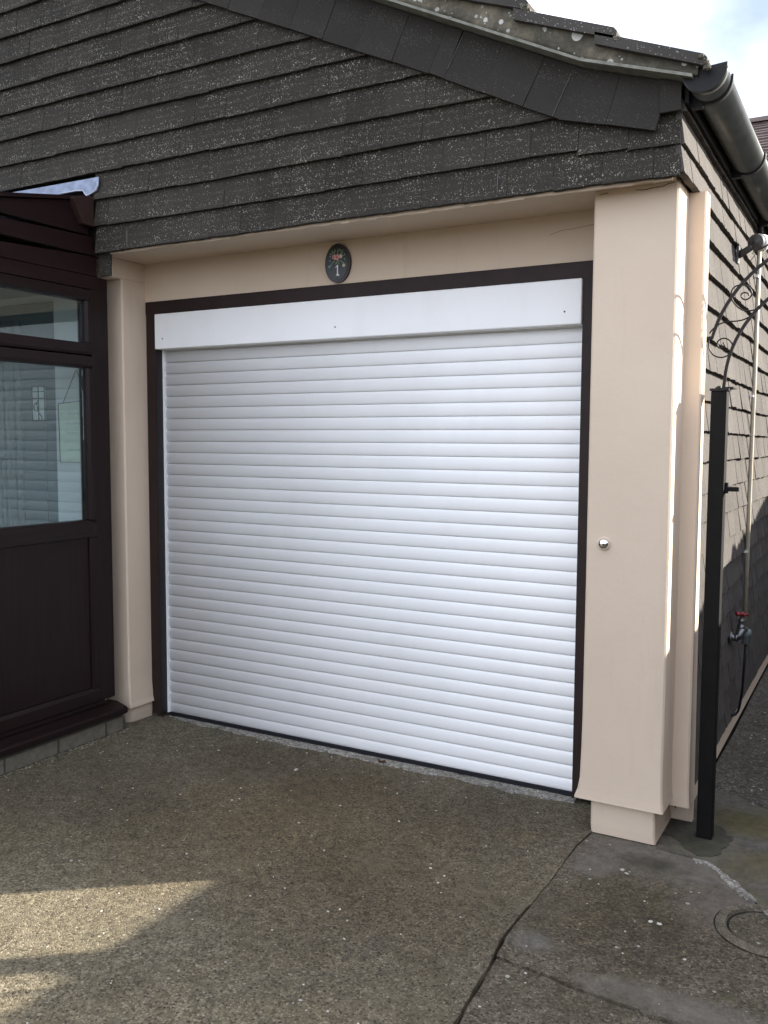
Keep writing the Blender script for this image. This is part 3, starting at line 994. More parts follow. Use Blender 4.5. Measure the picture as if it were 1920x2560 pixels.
mb.prism([(pc.x + .002 + x, pc.z - .052 + z) for x, z in one], yF - .0008, yF + .0002, 'y')
mb.build('numeral', M['numwhite'], plq)
for dz in (.064, -.066):
    mb = MB(); mb.lathe([(.0028, 0), (.002, .001)], (pc.x, yF, pc.z + dz), (0, -1, 0), 10); mb.build('screw', M['browncap'], plq)

# ------------------------------------------------------------------ key switch on the pillar
ks = empty('key_switch', (2.279, -0.30, 1.047), 'small round chrome key switch on the cream pillar', 'key switch')
mb = MB()
mb.lathe([(.0245, -.001), (.0245, .001), (.0225, .0022), (.021, .0025)], (2.279, -0.3003, 1.047), (0, -1, 0), 32)
mb.build('back_ring', M['render'], ks)
mb = MB()
mb.lathe([(.0195, .0), (.0195, .005), (.0185, .009), (.0155, .0135), (.0105, .0165), (.005, .0178), (.0005, .0181)], (2.279, -0.3015, 1.047), (0, -1, 0), 32)
mb.build('dome', M['chrome'], ks)
mb = MB()
mb.lathe([(.0048, 0), (.0048, .0012), (.0036, .002)], (2.282, -0.3185, 1.046), (.2, -1, 0), 14)
mb.build('keyhole', M['midgrey'], ks)

# ------------------------------------------------------------------ PORCH
PX = -0.075
porch = empty('porch', (-0.9, -1.1, 0), 'dark rosewood glazed porch abutting the garage on the left', 'porch')
YE, YW = -0.362, -2.10                 # house end, street end
mb = MB()
mb.box(-0.105, -0.038, YW - .03, -0.295, 0.0, 0.088)
mb.build('plinth', M['block'], porch)
mb = MB()
mb.prism([(-0.14, 0.0885), (-0.012, 0.0885), (-0.006, 0.094), (-0.006, 0.116), (-0.014, 0.122), (-0.075, 0.140), (-0.14, 0.140)], YW - .05, -0.292, 'y')
mb.build('sill', M['upvc_y'], porch)
F = 0.058
def rail(z0, z1, y0=YW, y1=YE, px=PX, d=.055, bev=.004, mat='upvc_y'):
    mb = MB()
    mb.box(px - d, px, y0, y1, z0, z1)
    mb.bevel(bev, 1)
    return mb
wf = rail(0.1405, 0.165).build('window_frame', M['upvc_y'], porch)
def part(mb, name, mat, par=None): return mb.build(name, M[mat], par or wf)
# stiles (outer frame) and mullions
for (a, b) in ((YE - .036, -0.302), (-1.30, -1.235), (YW, YW + .05)):
    mb = MB(); mb.box(PX - .055, PX, a, b, 0.1655, 2.1395); mb.bevel(.003); part(mb, 'stile', 'upvc_z')
ylist = [(-1.2345, YE - .0365), (YW + .0505, -1.3005)]
glass_list = []
for a, b in ylist:
    # lower sash: panel field
    for (z0, z1) in ((0.166, 0.236), (0.945, 1.028), (1.722, 1.779), (1.781, 1.838), (2.026, 2.078)):
        mb = MB()
        mb.prism([(PX - .05, z0), (PX + .004, z0 + .003), (PX + .004, z1 - .018), (PX - .006, z1 - .002), (PX - .05, z1)] if z0 < 1.7 else [(PX - .05, z0), (PX - .004, z0 + .002), (PX + .004, z0 + .014), (PX + .004, z1 - .003), (PX - .05, z1)], a, b, 'y')
        part(mb, 'rail', 'upvc_y')
    for (ya, yb) in ((b - .040, b), (a, a + .04)):
        for (z0, z1) in ((0.2365, 0.9445), (1.0285, 1.7215), (1.8385, 2.0255)):
            s = 1 if yb == b else -1
            mb = MB()
            yi, yo = (ya, yb) if s > 0 else (yb, ya)
            mb.prism([(PX - .05, yi), (PX - .005, yi), (PX + .003, yi + s * .014), (PX + .003, yo), (PX - .05, yo)], z0, z1, 'z')
            part(mb, 'sash_stile', 'upvc_z')
    mb = MB(); mb.box(PX - .040, PX - .012, a + .0405, b - .0405, 0.2365, 0.9445)
    part(mb, 'infill_panel', 'upvc_z', porch)
    for (z0, z1) in ((1.0285, 1.7215), (1.8385, 2.0255)):
        mb = MB(); mb.box(PX - .030, PX - .024, a + .0405, b - .0405, z0, z1)
        part(mb, 'pane', 'glass', porch)
# weld lines at the corners of the frame
for pts in ([(-0.442, 1.024), (-0.402, 0.986), (-0.420, 0.946)], [(-0.440, 2.02), (-0.412, 2.055)], [(-0.402, 1.772), (-0.393, 1.742)]):
    mb = MB(); mb.tube([(PX + .0045, y, z) for y, z in pts], .0008, 4); part(mb, 'weld_line', 'browncap')
# fascia boards above the windows, following the roof slope
def roof_z(y): return 2.455 + (y + 0.50) * 0.20
def board(z0, z1, y0, y1, dx):
    mb = MB()
    mb.prism([(y0, z0), (y1, z0), (y1, min(z1, roof_z(y1))), (y0, max(z0 + .002, min(z1, roof_z(y0))))], PX - .04, PX + dx, 'x')
    mb.bevel(.002)
    part(mb, 'board', 'upvc_red', porch)
board(2.079, 2.140, YW, YE, .003)
board(2.142, 2.232, YW, YE, -.002)
board(2.234, 2.318, YW + .75, YE, .001)
board(2.320, 2.50, YW + 1.1, -0.41, .004)
# street side and far side
mb = MB()
for z0, z1 in ((0.14, 0.24), (0.945, 1.03), (1.75, 1.84), (2.03, 2.14)):
    mb.box(-2.3, PX - .055, YW, YW + .05, z0, z1)
for x0 in (-2.3, -1.6, -0.9, -0.18):
    mb.box(x0, x0 + .06, YW + .001, YW + .049, 0.1, 2.13)
mb.build('front_frame', M['upvc_y'], porch)
mb = MB()
mb.box(-2.24, PX - .06, YW + .022, YW + .028, 0.2, 2.08)
mb.build('pane', M['glass'], porch)
mb = MB()
mb.box(-2.35, -2.29, YW, -0.31, 0, 2.14)
mb.build('far_side_wall', M['intwhite'], porch)
mb = MB()
mb.box(-2.35, -0.12, YW, -0.302, 0.0, 0.085)
mb.build('floor', M['intdark'], porch)
mb = MB()
mb.box(-2.29, PX - .06, YW + .05, -0.302, 2.10, 2.115)
mb.build('ceiling', M['intwhite'], porch)
# roof
mb = MB()
mb.prism([(YW - .08, roof_z(YW - .08) + .002), (-0.402, roof_z(-0.402) + .002), (-0.402, roof_z(-0.402) + .018), (YW - .08, roof_z(YW - .08) + .018)], -2.4, PX + .02, 'x')
mb.build('roof', M['upvc_red'], porch)
# board end beside the tiles
mb = MB()
y0, y1 = -0.528, -0.408
A = [(y0, 2.458), (y0 + .012, 2.436), (-.470, 2.356), (-.408, 2.352), (-.408, 2.486), (-.480, 2.474)]
mb.prism(A, PX + .0045, -0.038, 'x')
mb.bevel(.0025)
mb.build('barge_end', M['browncap'], porch)
# lead flashing dressed over the roof edge
mb = MB()
fl = [(-1.1, 2.566), (-0.68, 2.572), (-0.3, 2.568), (0.0, 2.566), (0.0, 2.530), (-.012, 2.508), (-0.04, 2.498), (-0.075, 2.489), (-0.088, 2.500), (-0.098, 2.516), (-0.14, 2.520), (-0.3, 2.52), (-0.7, 2.535), (-1.1, 2.55)]
mb.prism(fl, -0.4145, -0.4115, 'y')
flash = mb.build('lead_flashing', M['lead'], porch, label='blue grey lead flashing tucked under the tiles')
mb = MB()
mb.tube([(-.004, -.4155, 2.545), (-.004, -.4155, 2.53), (-.016, -.4155, 2.511), (-.042, -.4155, 2.501), (-.073, -.4155, 2.4925), (-.086, -.4155, 2.503), (-.097, -.4155, 2.519), (-.14, -.4155, 2.523), (-.25, -.4155, 2.524)], .0028, 6)
mb.build('flashing_edge', M['leadedge'], flash)

# inside the porch
mb = MB()
mb.box(-0.372, -0.1315, -0.360, -0.303, 0.0886, 2.099)
mb.build('inner_pier', M['intwhite'], porch)
fd = empty('front_door', (-0.75, -0.32, 0.086), 'blue grey front door inside the porch with a strip of leaded glass', 'door')
mb = MB()
mb.box(-1.25, -0.374, -0.335, -0.303, 0.086, 2.06)
mb.bevel(.003)
mb.build('leaf', M['intteal'], fd)
mb = MB(); mb.box(-0.558, -0.470, -0.341, -0.3355, 1.49, 1.655); mb.build('leaded_light', M['obscure'], fd)
mb = MB(); mb.box(-0.558, -0.470, -0.339, -0.3355, 0.9, 1.485); mb.build('obscured_light', M['intteal'], fd)
mb = MB()
for z in (1.49, 1.597, 1.630, 1.655): mb.tube([(-.558, -.343, z), (-.470, -.343, z)], .003, 5)
for x in (-.558, -.514, -.470): mb.tube([(x, -.343, 1.485), (x, -.343, 1.658)], .003, 5)
mb.tube([(-.53 + .018 * math.cos(a / 10 * 2 * math.pi), -.343, 1.555 + .02 * math.sin(a / 10 * 2 * math.pi)) for a in range(11)], .0025, 5)
mb.tube([(-.512, -.343, 1.59), (-.53, -.343, 1.575), (-.515, -.343, 1.53), (-.495, -.343, 1.51), (-.49, -.343, 1.495)], .0025, 5)
mb.build('lead_came', M['leadcame'], fd)
mb = MB()
x = -1.22
while x < -0.62:
    mb.tube([(x, -.338, 0.2), (x + jit(.01), -.338, 1.4), (x, -.338, 1.98)], random.uniform(.010, .02), 8)
    x += random.uniform(.03, .05)
mb.build('door_blind', M['curtain'], fd)
sg = empty('hanging_sign', (-0.236, -0.365, 1.29), 'pale rectangular sign hanging on a cord inside the porch window', 'sign')
mb = MB()
mb.prism([(-.335, 1.289), (-.142, 1.291), (-.140, 1.582), (-.341, 1.567)], -0.372, -0.364, 'y')
mb.bevel(.002)
brd = mb.build('board', M['sign'], sg)
mb = MB()
mb.tube([(-.341, -.3725, 1.567), (-.335, -.3725, 1.289), (-.142, -.3725, 1.291), (-.140, -.3725, 1.582), (-.341, -.3725, 1.567)], .0022, 4)
mb.build('edging', M['browncap'], brd)
mb = MB()
for z in (1.515, 1.47, 1.425, 1.385, 1.345):
    mb = MB()
    x = -.31 + random.uniform(0, .04)
    while x < -.19:
        w = random.uniform(.006, .016)
        mb.tube([(x, -.3725, z + jit(.003)), (x + w * .5, -.3725, z + .006 + jit(.004)), (x + w, -.3725, z + jit(.003))], .0012, 4)
        x += w + .004
    mb.build('faded_writing', M['signmark'], brd)
mb = MB()
mb.tube([(-.318, -.366, 1.567), (-.226, -.364, 1.722)], .0016, 5)
mb.tube([(-.155, -.366, 1.578), (-.220, -.364, 1.722)], .0016, 5)
mb.build('cord', M['cord'], sg)

# ------------------------------------------------------------------ garden gate: posts, arch, scrolls
AY = -0.03
gate = empty('garden_arch_gate', (2.61, AY, 0), 'black metal gate posts carrying a scrolled wrought iron arch over the side path', 'gate')
def post(x0, x1):
    mb = MB()
    mb.box(x0, x1, -0.135, -0.082, -0.01, 1.575)
    mb.bevel(.003, 2)
    p = mb.build('post', M['postmetal'], gate)
    mb = MB()
    mb.box(x0 - .004, x1 + .006, -0.139, -0.078, 1.5752, 1.583)
    mb.lathe([(.010, 0), (.010, .004), (.006, .009), (.003, .010)], ((x0 + x1) / 2 - .004, -0.108, 1.583), (0, 0, 1), 12)
    mb.build('post_cap', M['iron'], p)
    return p
pst = post(2.588, 2.640)
pst2 = post(3.352, 3.404)
mb = MB()
mb.box(2.6402, 2.651, -0.118, -0.100, 1.225, 1.262)
mb.box(2.6505, 2.686, -0.116, -0.103, 1.232, 1.2475)
mb.bevel(.0015)
mb.build('latch', M['postmetal'], pst)
mb = MB()
mb.box(2.598, 2.656, -0.109, AY + .004, 1.5835, 1.589)
mb.build('arch_foot', M['iron'], pst)
def arc(cx, cz, r, a0, a1, n=40, y=AY):
    return [(cx + r * math.cos(R(a0 + (a1 - a0) * i / n)), y, cz + r * math.sin(R(a0 + (a1 - a0) * i / n))) for i in range(n + 1)]
CXA = 2.996
mb = MB(); mb.tube([(2.612, AY, 1.583)] + arc(CXA, 1.600, .381, 178, 2) + [(3.380, AY, 1.583)], .0072, 4, flat=(0, 1, 0)); mb.build('inner_arch', M['iron'], gate)
mb = MB(); mb.tube([(2.548, AY - .012, 1.762)] + arc(CXA, 1.660, .440, 166, 8) + [(3.434, AY, 1.60)], .0074, 4, flat=(0, 1, 0))
mb.build('outer_arch', M['iron'], gate)
SB = [(2.5582, 1.7684), (2.5576, 1.7515), (2.5593, 1.7316), (2.5667, 1.7157), (2.5793, 1.7024), (2.6012, 1.6959), (2.6225, 1.7021), (2.6354, 1.7169), (2.6381, 1.7308), (2.633, 1.7464), (2.6206, 1.7582), (2.6044, 1.7618), (2.5898, 1.7541), (2.5867, 1.7416), (2.5933, 1.73), (2.6041, 1.729), (2.6106, 1.7377), (2.6062, 1.7477)]
SM_ = [(2.5591, 1.7811), (2.5709, 1.7959), (2.592, 1.8116), (2.6186, 1.8184), (2.6426, 1.8184), (2.6662, 1.8212), (2.6844, 1.8284), (2.6997, 1.8371)]
SA = [(2.7172, 1.8566), (2.6992, 1.8523), (2.673, 1.8526), (2.6515, 1.8651), (2.6336, 1.8871), (2.6262, 1.9098), (2.6308, 1.9289), (2.6437, 1.939), (2.6621, 1.9408), (2.6807, 1.9333), (2.6916, 1.9187), (2.6934, 1.9049), (2.6847, 1.8931), (2.6717, 1.8899), (2.6609, 1.899), (2.6605, 1.9101), (2.6709, 1.9143), (2.6815, 1.9099), (2.6844, 1.9028)]
def catmull(p, n=5):
    o = []
    for i in range(len(p) - 1):
        a, b, c, d = p[max(i - 1, 0)], p[i], p[i + 1], p[min(i + 2, len(p) - 1)]
        for k in range(n):
            t = k / n
            o.append(tuple(.5 * ((2 * b[j]) + (-a[j] + c[j]) * t + (2 * a[j] - 5 * b[j] + 4 * c[j] - d[j]) * t * t + (-a[j] + 3 * b[j] - 3 * c[j] + d[j]) * t ** 3) for j in range(2)))
    return o + [p[-1]]
for s in (SB, SM_, SA):
    for mirror in (False, True):
        pts = catmull(s)
        if mirror: pts = [(2 * CXA - x, z) for x, z in pts]
        mb = MB(); mb.tube([(x, AY - .001, z) for x, z in pts], .0025, 6); mb.build('scroll', M['iron'], gate)
# crown scrolls at the top of the arch
for sgn in (-1, 1):
    pts = [(CXA + sgn * (.02 + .05 * (1 - t / 14) * math.cos(t * .75)) + sgn * .05, 2.045 + .042 * (1 - t / 16) * math.sin(t * .75)) for t in range(13)]
    mb = MB(); mb.tube([(x, AY - .001, z) for x, z in catmull(pts, 3)], .0025, 6); mb.build('scroll', M['iron'], gate)
# the gate itself stands open against the far post
lf = empty('open_gate_leaf', (3.378, -0.14, 0), 'black iron gate leaf standing open beside the far post', 'gate')
mb = MB()
gx = 3.378
for z in (0.12, 0.9, 1.38): mb.box(gx - .008, gx + .008, -0.84, -0.145, z, z + .03)
for y in (-.16, -.84): mb.box(gx - .009, gx + .009, y, y + .02, .08, 1.42)
mb.build('gate_frame', M['iron'], lf)
for i in range(1, 6):
    mb = MB(); yy = -.16 - i * .113
    mb.tube([(gx, yy, .125), (gx, yy, 1.46)], .007, 6); mb.build('bar', M['iron'], lf)

# ------------------------------------------------------------------ outdoor tap and pipe
tap = empty('outdoor_tap', (2.53, 1.42, 0), 'outdoor tap with a red handle on a pipe down the side wall', 'tap')
tx, ty = 2.537, 1.40
mb = MB()
mb.tube([(tx, ty, 0.505), (tx, ty - .01, 1.1), (tx + .001, ty + .005, 1.7), (tx, ty + .02, 2.42)], .0105, 10)
mb.build('pipe', M['pipe'], tap)
mb = MB()
mb.tube([(tx, ty + .018, 2.405), (tx, ty + .02, 2.50)], .013, 10)
mb.build('pipe_sleeve', M['fascia'], tap)
for z in (.85, 1.62, 2.2):
    mb = MB(); mb.box(2.521, 2.540, ty - .018, ty + .018, z, z + .012); mb.build('pipe_clip', M['whiteplastic'], tap)
ty0, tz0 = 1.00, 0.495
mb = MB()
mb.lathe([(.028, 0), (.028, .006), (.016, .010), (.0145, .02), (.018, .026), (.018, .034)], (2.524, ty0, tz0), (1, 0, 0), 18)
mb.tube([(2.550, ty0, tz0), (2.562, ty0 + .012, tz0 + .012), (2.566, ty0 + .03, tz0 + .03), (2.572, ty0 + .06, tz0 + .032), (2.580, ty0 + .085, tz0 + .024)], [.016, .019, .020, .017, .0155], 14)
mb.lathe([(.017, 0), (.019, .008), (.019, .018), (.014, .022), (.013, .034), (.016, .037), (.015, .047), (.007, .051), (.006, .068)], (2.566, ty0 + .035, tz0 + .035), (0, 0, 1), 18)
body = mb.build('tap_body', M['bronze'], tap)
mb = MB()
hx, hy, hz = 2.566, ty0 + .035, tz0 + .100
mb.lathe([(.011, 0), (.014, .004), (.012, .012), (.004, .014)], (hx, hy, hz), (0, 0, 1), 14)
for k in range(5):
    a = 2 * math.pi * k / 5 + .3
    mb.tube([(hx + .008 * math.cos(a), hy + .008 * math.sin(a), hz + .006), (hx + .023 * math.cos(a), hy + .023 * math.sin(a), hz + .008), (hx + .031 * math.cos(a), hy + .031 * math.sin(a), hz + .007)], [.006, .0085, .006], 8)
mb.build('handle', M['red'], body)
mb = MB()
kx, ky = 2.582, ty0 + .09
mb.lathe([(.015, 0), (.022, -.006), (.0235, -.032), (.0195, -.034), (.019, -.070), (.012, -.072)], (kx, ky, tz0 + .030), (0, 0, 1), 18)
mb.build('hose_connector', M['greyplastic'], tap)
mb = MB()
mb.tube([(kx, ky, tz0 - .036), (kx - .004, ky + .004, .34), (2.572, ky + .02, .22), (2.560, ky + .04, .14), (2.553, ky + .045, .112), (2.545, ky + .035, .100), (2.535, ky + .01, .098), (2.520, ky - .01, .105)], .0062, 8)
mb.build('hose', M['rubber'], tap)

# ------------------------------------------------------------------ round fitting on a short arm
wfit = empty('wall_fitting', (2.52, 0.80, 2.2), 'round grey fitting on a short arm, high on the tiled side wall under the gutter', 'wall fitting')
mb = MB()
mb.prism([(.775, 2.165), (.835, 2.17), (.842, 2.245), (.79, 2.258)], 2.5225, 2.530, 'x')
mb.tube([(2.528, .81, 2.205), (2.55, .80, 2.212), (2.575, .79, 2.225), (2.598, .79, 2.238)], [.017, .015, .014, .014], 12)
mb.build('arm', M['midgrey'], wfit)
mb = MB()
mb.lathe([(.030, .03), (.0335, .026), (.034, .0), (.034, -.010), (.031, -.014), (.006, -.014), (.005, -.017), (.001, -.017)], (2.601, .785, 2.246), (.28, 1, .1), 28)
mb.build('disc', M['midgrey'], wfit)
mb = MB()
mb.lathe([(.0355, .060), (.0358, .050), (.0358, .012)], (2.601, .785, 2.246), (.28, 1, .1), 28)
mb.build('rim', M['whiteplastic'], wfit)  # white colour stands in for the sunlit side of the grey disc
mb = MB()
mb.tube([(2.594, .78, 2.214), (2.588, .78, 2.200), (2.597, .78, 2.190), (2.586, .78, 2.178), (2.582, .78, 2.168), (2.588, .78, 2.160)], .002, 5)
mb.build('chain', M['midgrey'], wfit)
mb = MB()
mb.tube([(2.60, .79, 2.212), (2.642, .78, 2.226), (2.662, .78, 2.242)], .004, 6)
mb.build('hook', M['midgrey'], wfit)

# ------------------------------------------------------------------ house behind
hb = empty('rear_house', (2.0, 7.2, 0), 'brown tiled roof of the house behind the garage', 'house')
mb = MB()
ze, zr, ye, yr = 3.62, 4.60, 4.75, 6.55
n = 17
for i in range(n):
    t0, t1 = i / n, (i + 1) / n
    y0_, y1_ = ye + (yr - ye) * t0, ye + (yr - ye) * t1 + .03
    z0_, z1_ = ze + (zr - ze) * t0, ze + (zr - ze) * t1 + .01
    x = -1.5
    while x < 4.2:
        d = jit(.004)
        mb.prism([(y0_, z0_ - .02 + d), (y0_, z0_ + .014 + d), (y1_, z1_ + .002), (y1_, z1_ - .03)], x, x + .295, 'x')
        x += .3
mb.prism([(yr - .12, zr - .03), (yr, zr + .05), (yr + .12, zr - .03)], -1.5, 4.3, 'x')
mb.prism([(yr, zr), (yr + 1.8, ze), (yr + 1.8, ze - .03), (yr, zr - .03)], -1.5, 4.3, 'x')
mb.build('roof', M['farroof'], hb)
mb = MB(); mb.box(-1.4, 4.1, 6.2, 8.1, 0, 3.6); mb.prism([(6.2, 3.6), (8.1, 3.6), (6.56, 4.5)], -1.4, 4.1, 'x')
mb.build('wall', M['render'], hb)

# ------------------------------------------------------------------ unseen fence on the right, added to cast the shadow edge
fc = empty('unseen_shadow_fence', (4.2, 0, 0), 'tall brown boarded fence out of view, added to cast shadow on the side wall and path', 'fence')
def ftop(y): return 1.63 if y < 1.0 else 1.63 + (y - 1.0) * 0.150  # top height shaped to place the shadow edge on wall and ground
y = -5.0
while y < 6.0:
    y2 = y + 1.83
    mb = MB()
    yy = y + .06
    while yy < y2 - .05:
        mb.box(4.19, 4.205, yy, yy + .098, .05, ftop(yy + .05) - .0)
        yy += .0985
    mb.box(4.206, 4.24, y + .05, y2 - .05, .35, .42); mb.box(4.206, 4.24, y + .05, y2 - .05, 1.2, 1.27)
    mb.build('fence_panel', M['fence'], fc)
    mb = MB(); mb.box(4.15, 4.25, y - .05, y + .05, 0, ftop(y) + .02); mb.bevel(.006); mb.build('fence_post', M['fence'], fc)
    y = y2

# ------------------------------------------------------------------ GROUND
mb = MB(); mb.use(M['ground'])
mb.face([(-400, -400, -.06), (400, -400, -.06), (400, 400, -.06), (-400, 400, -.06)])
mb.build('ground', M['ground'], kind='structure')
mb = MB()
mb.face([(-5, -9, -.045), (4.6, -9, -.045), (4.6, 7, -.045), (-5, 7, -.045)])
mb.build('soil', M['soil'], kind='structure')

def rough_line(pts, amp, step=0.02, seed=0):
    out = []
    for (a, b) in zip(pts, pts[1:]):
        a, b = Vector((a[0], a[1], 0)), Vector((b[0], b[1], 0))
        L = (b - a).length; n = max(1, int(L / step))
        t = (b - a) / L; nn = Vector((-t.y, t.x, 0))
        for i in range(n):
            p = a + (b - a) * (i / n)
            q = mnoise.fractal(Vector((p.x * 11, p.y * 11, seed)), .7, 2.1, 4)
            p = p + nn * (amp * q)
            out.append((p.x, p.y))
    out.append(pts[-1])
    return out
def slab(name, poly, z, mat, depth=.045, bev=.004, kind='structure', **kw):
    mb = MB()
    v = [mb.bm.verts.new((x, y, z)) for x, y in poly]
    f = mb.bm.faces.new(v)
    bmesh.ops.recalc_face_normals(mb.bm, faces=mb.bm.faces)
    if f.normal.z < 0: f.normal_flip()
    r = bmesh.ops.extrude_face_region(mb.bm, geom=[f])
    top = [e for e in r['geom'] if isinstance(e, bmesh.types.BMFace)][0]
    # the extruded copy goes down
    for vv in top.verts: vv.co.z -= depth
    o = mb.build(name, mat, kind=kind, **kw)
    return o
J = [(2.256, -0.20), (2.252, -0.30), (2.236, -0.42), (2.238, -0.671), (2.233, -0.88), (2.230, -1.047), (2.246, -1.216), (2.268, -1.493), (2.27, -2.0), (2.28, -3.5), (2.3, -8.5)]
left = rough_line(J, .006, .02, 1)
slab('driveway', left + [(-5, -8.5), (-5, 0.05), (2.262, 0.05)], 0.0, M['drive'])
gap = [.0012, .0012, .0015, .002, .003, .006, .006, .005, .005, .005, .005]
J2 = [(x + g, y) for (x, y), g in zip(J, gap)]
CR1 = [(2.262, -1.17), (2.40, -1.186), (2.477, -1.196), (2.525, -1.206), (2.581, -1.210), (2.629, -1.212), (2.676, -1.220), (2.735, -1.220), (2.95, -1.20), (4.15, -1.10)]
CR2 = [(2.470, -0.20), (2.485, -0.290), (2.54, -0.30), (2.619, -0.300), (2.704, -0.368), (2.783, -0.464), (2.851, -0.545), (2.93, -0.66), (3.3, -1.0), (3.4, -1.12)]
i1 = [k for k, p in enumerate(J2) if p[1] > -1.17]
e1 = [k for k, p in enumerate(J2) if p[1] <= -1.17]
leftB = rough_line([J2[k] for k in i1] + [(2.247, -1.165)], .004, .02, 5)
cr1a = rough_line(CR1[:-1], .010, .02, 9)
cr2a = rough_line(CR2, .008, .02, 13)
def inter_x(line, y):  # not used
    return y
# front slab between the joint and the two cracks
polyB = leftB + [p for p in rough_line([(2.248, -1.168)] + [(x, y + .0030) for x, y in CR1[1:9]] + [(3.38, -1.15)], .007, .02, 9)] + [(3.4, -1.125)] + cr2a[::-1]
slab('path', polyB, -0.004, M['front'])
polyB2 = rough_line([(2.249, -1.174)] + [(x, y - .002) for x, y in CR1[1:9]] + [(4.15, -1.12)], .007, .02, 9) + [(4.15, -8.5)] + rough_line([(2.306, -8.5), (2.286, -3.5), (2.276, -2.0), (2.274, -1.493), (2.253, -1.25)], .004, .02, 21)
slab('path', polyB2, -0.010, M['front'])
# slab around the gate post
PB = [(2.526, 0.372), (2.581, 0.36), (2.654, 0.347), (2.702, 0.294), (2.743, 0.275), (2.784, 0.256), (2.95, 0.20), (4.15, -0.1)]
polyC = rough_line([(x, y + .005) for x, y in CR2], .008, .02, 13)[:-1] + [(3.41, -1.10), (4.15, -1.07)] + rough_line(PB[::-1], .009, .02, 33) + [(2.498, .30), (2.478, -.1)]
slab('path', polyC, -0.003, M['smoothc'])
polyE = rough_line([(x, y + .006) for x, y in PB], .009, .02, 33) + [(4.15, 7), (2.530, 7), (2.528, 4), (2.531, 3), (2.527, 2), (2.533, 1.2), (2.528, .8)]
slab('path', polyE, -0.010, M['pathdark'])
# dark repair mortar round the post foot
PP = [(2.478, -0.185), (2.50, -0.176), (2.566, -0.205), (2.590, -0.245), (2.617, -0.284), (2.649, -0.266), (2.68, -0.208), (2.697, -0.116), (2.706, -0.068), (2.66, -0.006), (2.631, 0.008), (2.57, 0.0), (2.478, -0.004)]
def closed(p, amp, step, seed):
    return rough_line(p + [p[0]], amp, step, seed)[:-1]
slab('patch', closed(PP, .022, .010, 41), -0.0005, M['patch'], depth=.01)
# pale mortar smear along the crack and along the door threshold
ML = [(2.61, -0.302), (2.66, -0.312), (2.704, -0.352), (2.76, -0.415), (2.80, -0.47), (2.86, -0.545), (2.90, -0.60), (2.885, -0.60), (2.83, -0.53), (2.783, -0.478), (2.73, -0.42), (2.69, -0.368), (2.65, -0.336), (2.61, -0.315)]
slab('patch', closed(ML, .016, .008, 47), 0.0005, M['mortarlight'], depth=.01)
TH = [(0.0, -0.008), (2.11, -0.008), (2.12, -0.065), (1.9, -0.085), (1.6, -0.066), (1.3, -0.076), (1.1, -0.060), (.8, -.078), (.5, -0.064), (.3, -.055), (.12, -0.040), (0.0, -0.02)]
slab('threshold', closed(TH, .016, .012, 51), 0.0035, M['mortarlight'], depth=.01)

# drain surround and cover at the right
dc = empty('drain_cover', (2.882, -0.668, 0), 'round sunken drain cover set in a mortar ring in the path', 'drain cover')
def ring(cx, cy, r0, r1, z, a0=0, a1=360, n=72):
    mb = MB(); vs = []
    for i in range(n + 1):
        a = R(a0 + (a1 - a0) * i / n)
        j = 1 + .015 * mnoise.noise(Vector((math.cos(a) * 3, math.sin(a) * 3, 2)))
        rows_ = []
        for rr, zz in ((r0, z - .012), (r0 + .004, z), (r1 * j - .004, z), (r1 * j, z - .008)):
            rows_.append(mb.bm.verts.new((cx + rr * math.cos(a), cy + rr * math.sin(a), zz)))
        vs.append(rows_)
    for a_, b_ in zip(vs, vs[1:]):
        for k in range(3):
            mb.bm.faces.new([a_[k], a_[k + 1], b_[k + 1], b_[k]])
    return mb
ring(2.882, -0.668, .112, .145, .0045).build('mortar_ring', M['ringm'], dc)
mb = MB()
mb.lathe([(.1065, 0), (.1065, .003), (.103, .0045), (.001, .0046)], (2.882, -0.668, -0.0075), (0, 0, 1), 48, smooth=False)
mb.build('cover', M['front'], dc)
mb = MB()
mb.lathe([(.112, 0), (.112, .001), (.001, .001)], (2.882, -0.668, -0.0048), (0, 0, 1), 48, smooth=False)
mb.build('dark_gap', M['soil'], dc)
mb = MB(); vs = []
for k in range(73):
    a = 2 * math.pi * k / 72
    w = .1475 + .0012 * mnoise.noise(Vector((math.cos(a) * 5, math.sin(a) * 5, 0)))
    vs.append([mb.bm.verts.new((2.882 + r_ * math.cos(a), -0.668 + r_ * math.sin(a), -.0012)) for r_ in (.141, w)])
for a_, b_ in zip(vs, vs[1:]): mb.bm.faces.new([a_[0], a_[1], b_[1], b_[0]])
mb.build('crack_shadow_line', M['soil'], dc)  # dark crack line, also standing in for the ring's edge shadow

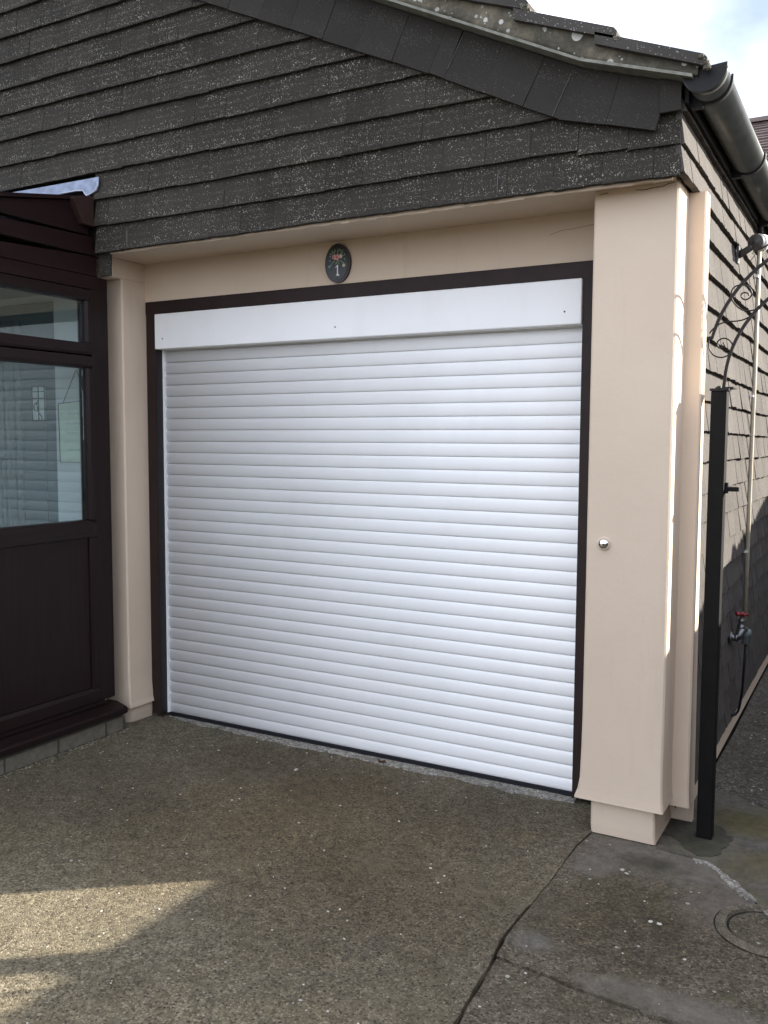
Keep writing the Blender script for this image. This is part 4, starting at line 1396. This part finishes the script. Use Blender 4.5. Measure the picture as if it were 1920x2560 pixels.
# loose pebbles
def stones(name, spots, mat, **kw):
    mb = MB()
    for (x, y, z, r) in spots:
        res = bmesh.ops.create_icosphere(mb.bm, subdivisions=1, radius=r)
        a = jit(3.1); sx, sy, sz = random.uniform(.8, 1.3), random.uniform(.6, 1.0), random.uniform(.3, .5)
        for v in res['verts']:
            c = v.co * random.uniform(.85, 1.15)
            v.co = Vector((x + (c.x * sx * math.cos(a) - c.y * sy * math.sin(a)), y + (c.x * sx * math.sin(a) + c.y * sy * math.cos(a)), z + c.z * sz))
    return mb.build(name, mat, **kw)
sp = []
for _ in range(150):
    x, y = random.uniform(0, 2.2), random.uniform(-2.4, -0.1)
    sp.append((x, y, 0.001, random.uniform(.0022, .0055)))
for _ in range(110):
    x, y = random.uniform(2.28, 3.2), random.uniform(-1.8, -0.32)
    sp.append((x, y, -0.005, random.uniform(.002, .005)))
for x, y in ((2.60, -.78), (2.575, -.78), (2.70, -.93), (2.42, -.5), (2.44, -.52)):
    sp.append((x, y, -.005, .0085))
for _ in range(160):
    sp.append((random.uniform(2.6, 3.6), random.uniform(.4, 3.0), -0.008, random.uniform(.003, .006)))
sp.append((0.985, -0.309, .002, .011))
gv = []
for _ in range(420):
    y = random.uniform(-2.1, -0.25)
    gv.append((-0.036 + abs(random.gauss(0, .017)), y, 0.002, random.uniform(.0025, .006)))
stones('gravel', gv, M['grit'], kind='stuff', label='line of fine buff grit along the foot of the porch', cat='gravel')
stones('pebbles', sp, M['pebble'], kind='stuff', label='small pale stones scattered over the concrete', cat='pebbles')
# dry leaf by the shutter
mb = MB()
lc = Vector((1.262, -0.055, 0.006))
outl = [(-.016, 0), (-.009, .009), (-.002, .006), (.004, .012), (.008, .005), (.018, .004), (.010, -.003), (.012, -.010), (.002, -.006), (-.006, -.010)]
top_ = [mb.bm.verts.new((lc.x + a * 1.3, lc.y + b * 1.3, lc.z + .006 * math.sin(a * 260) + abs(jit(.003)))) for a, b in outl]
cen = mb.bm.verts.new(lc + Vector((0, 0, .004)))
for i in range(len(top_)): mb.bm.faces.new([cen, top_[i], top_[(i + 1) % len(top_)]])
lo_ = bmesh.ops.solidify(mb.bm, geom=mb.bm.faces[:], thickness=.0008)
mb.build('dry_leaf', M['dryleaf'], label='curled brown dry leaf lying at the foot of the shutter', cat='leaf')
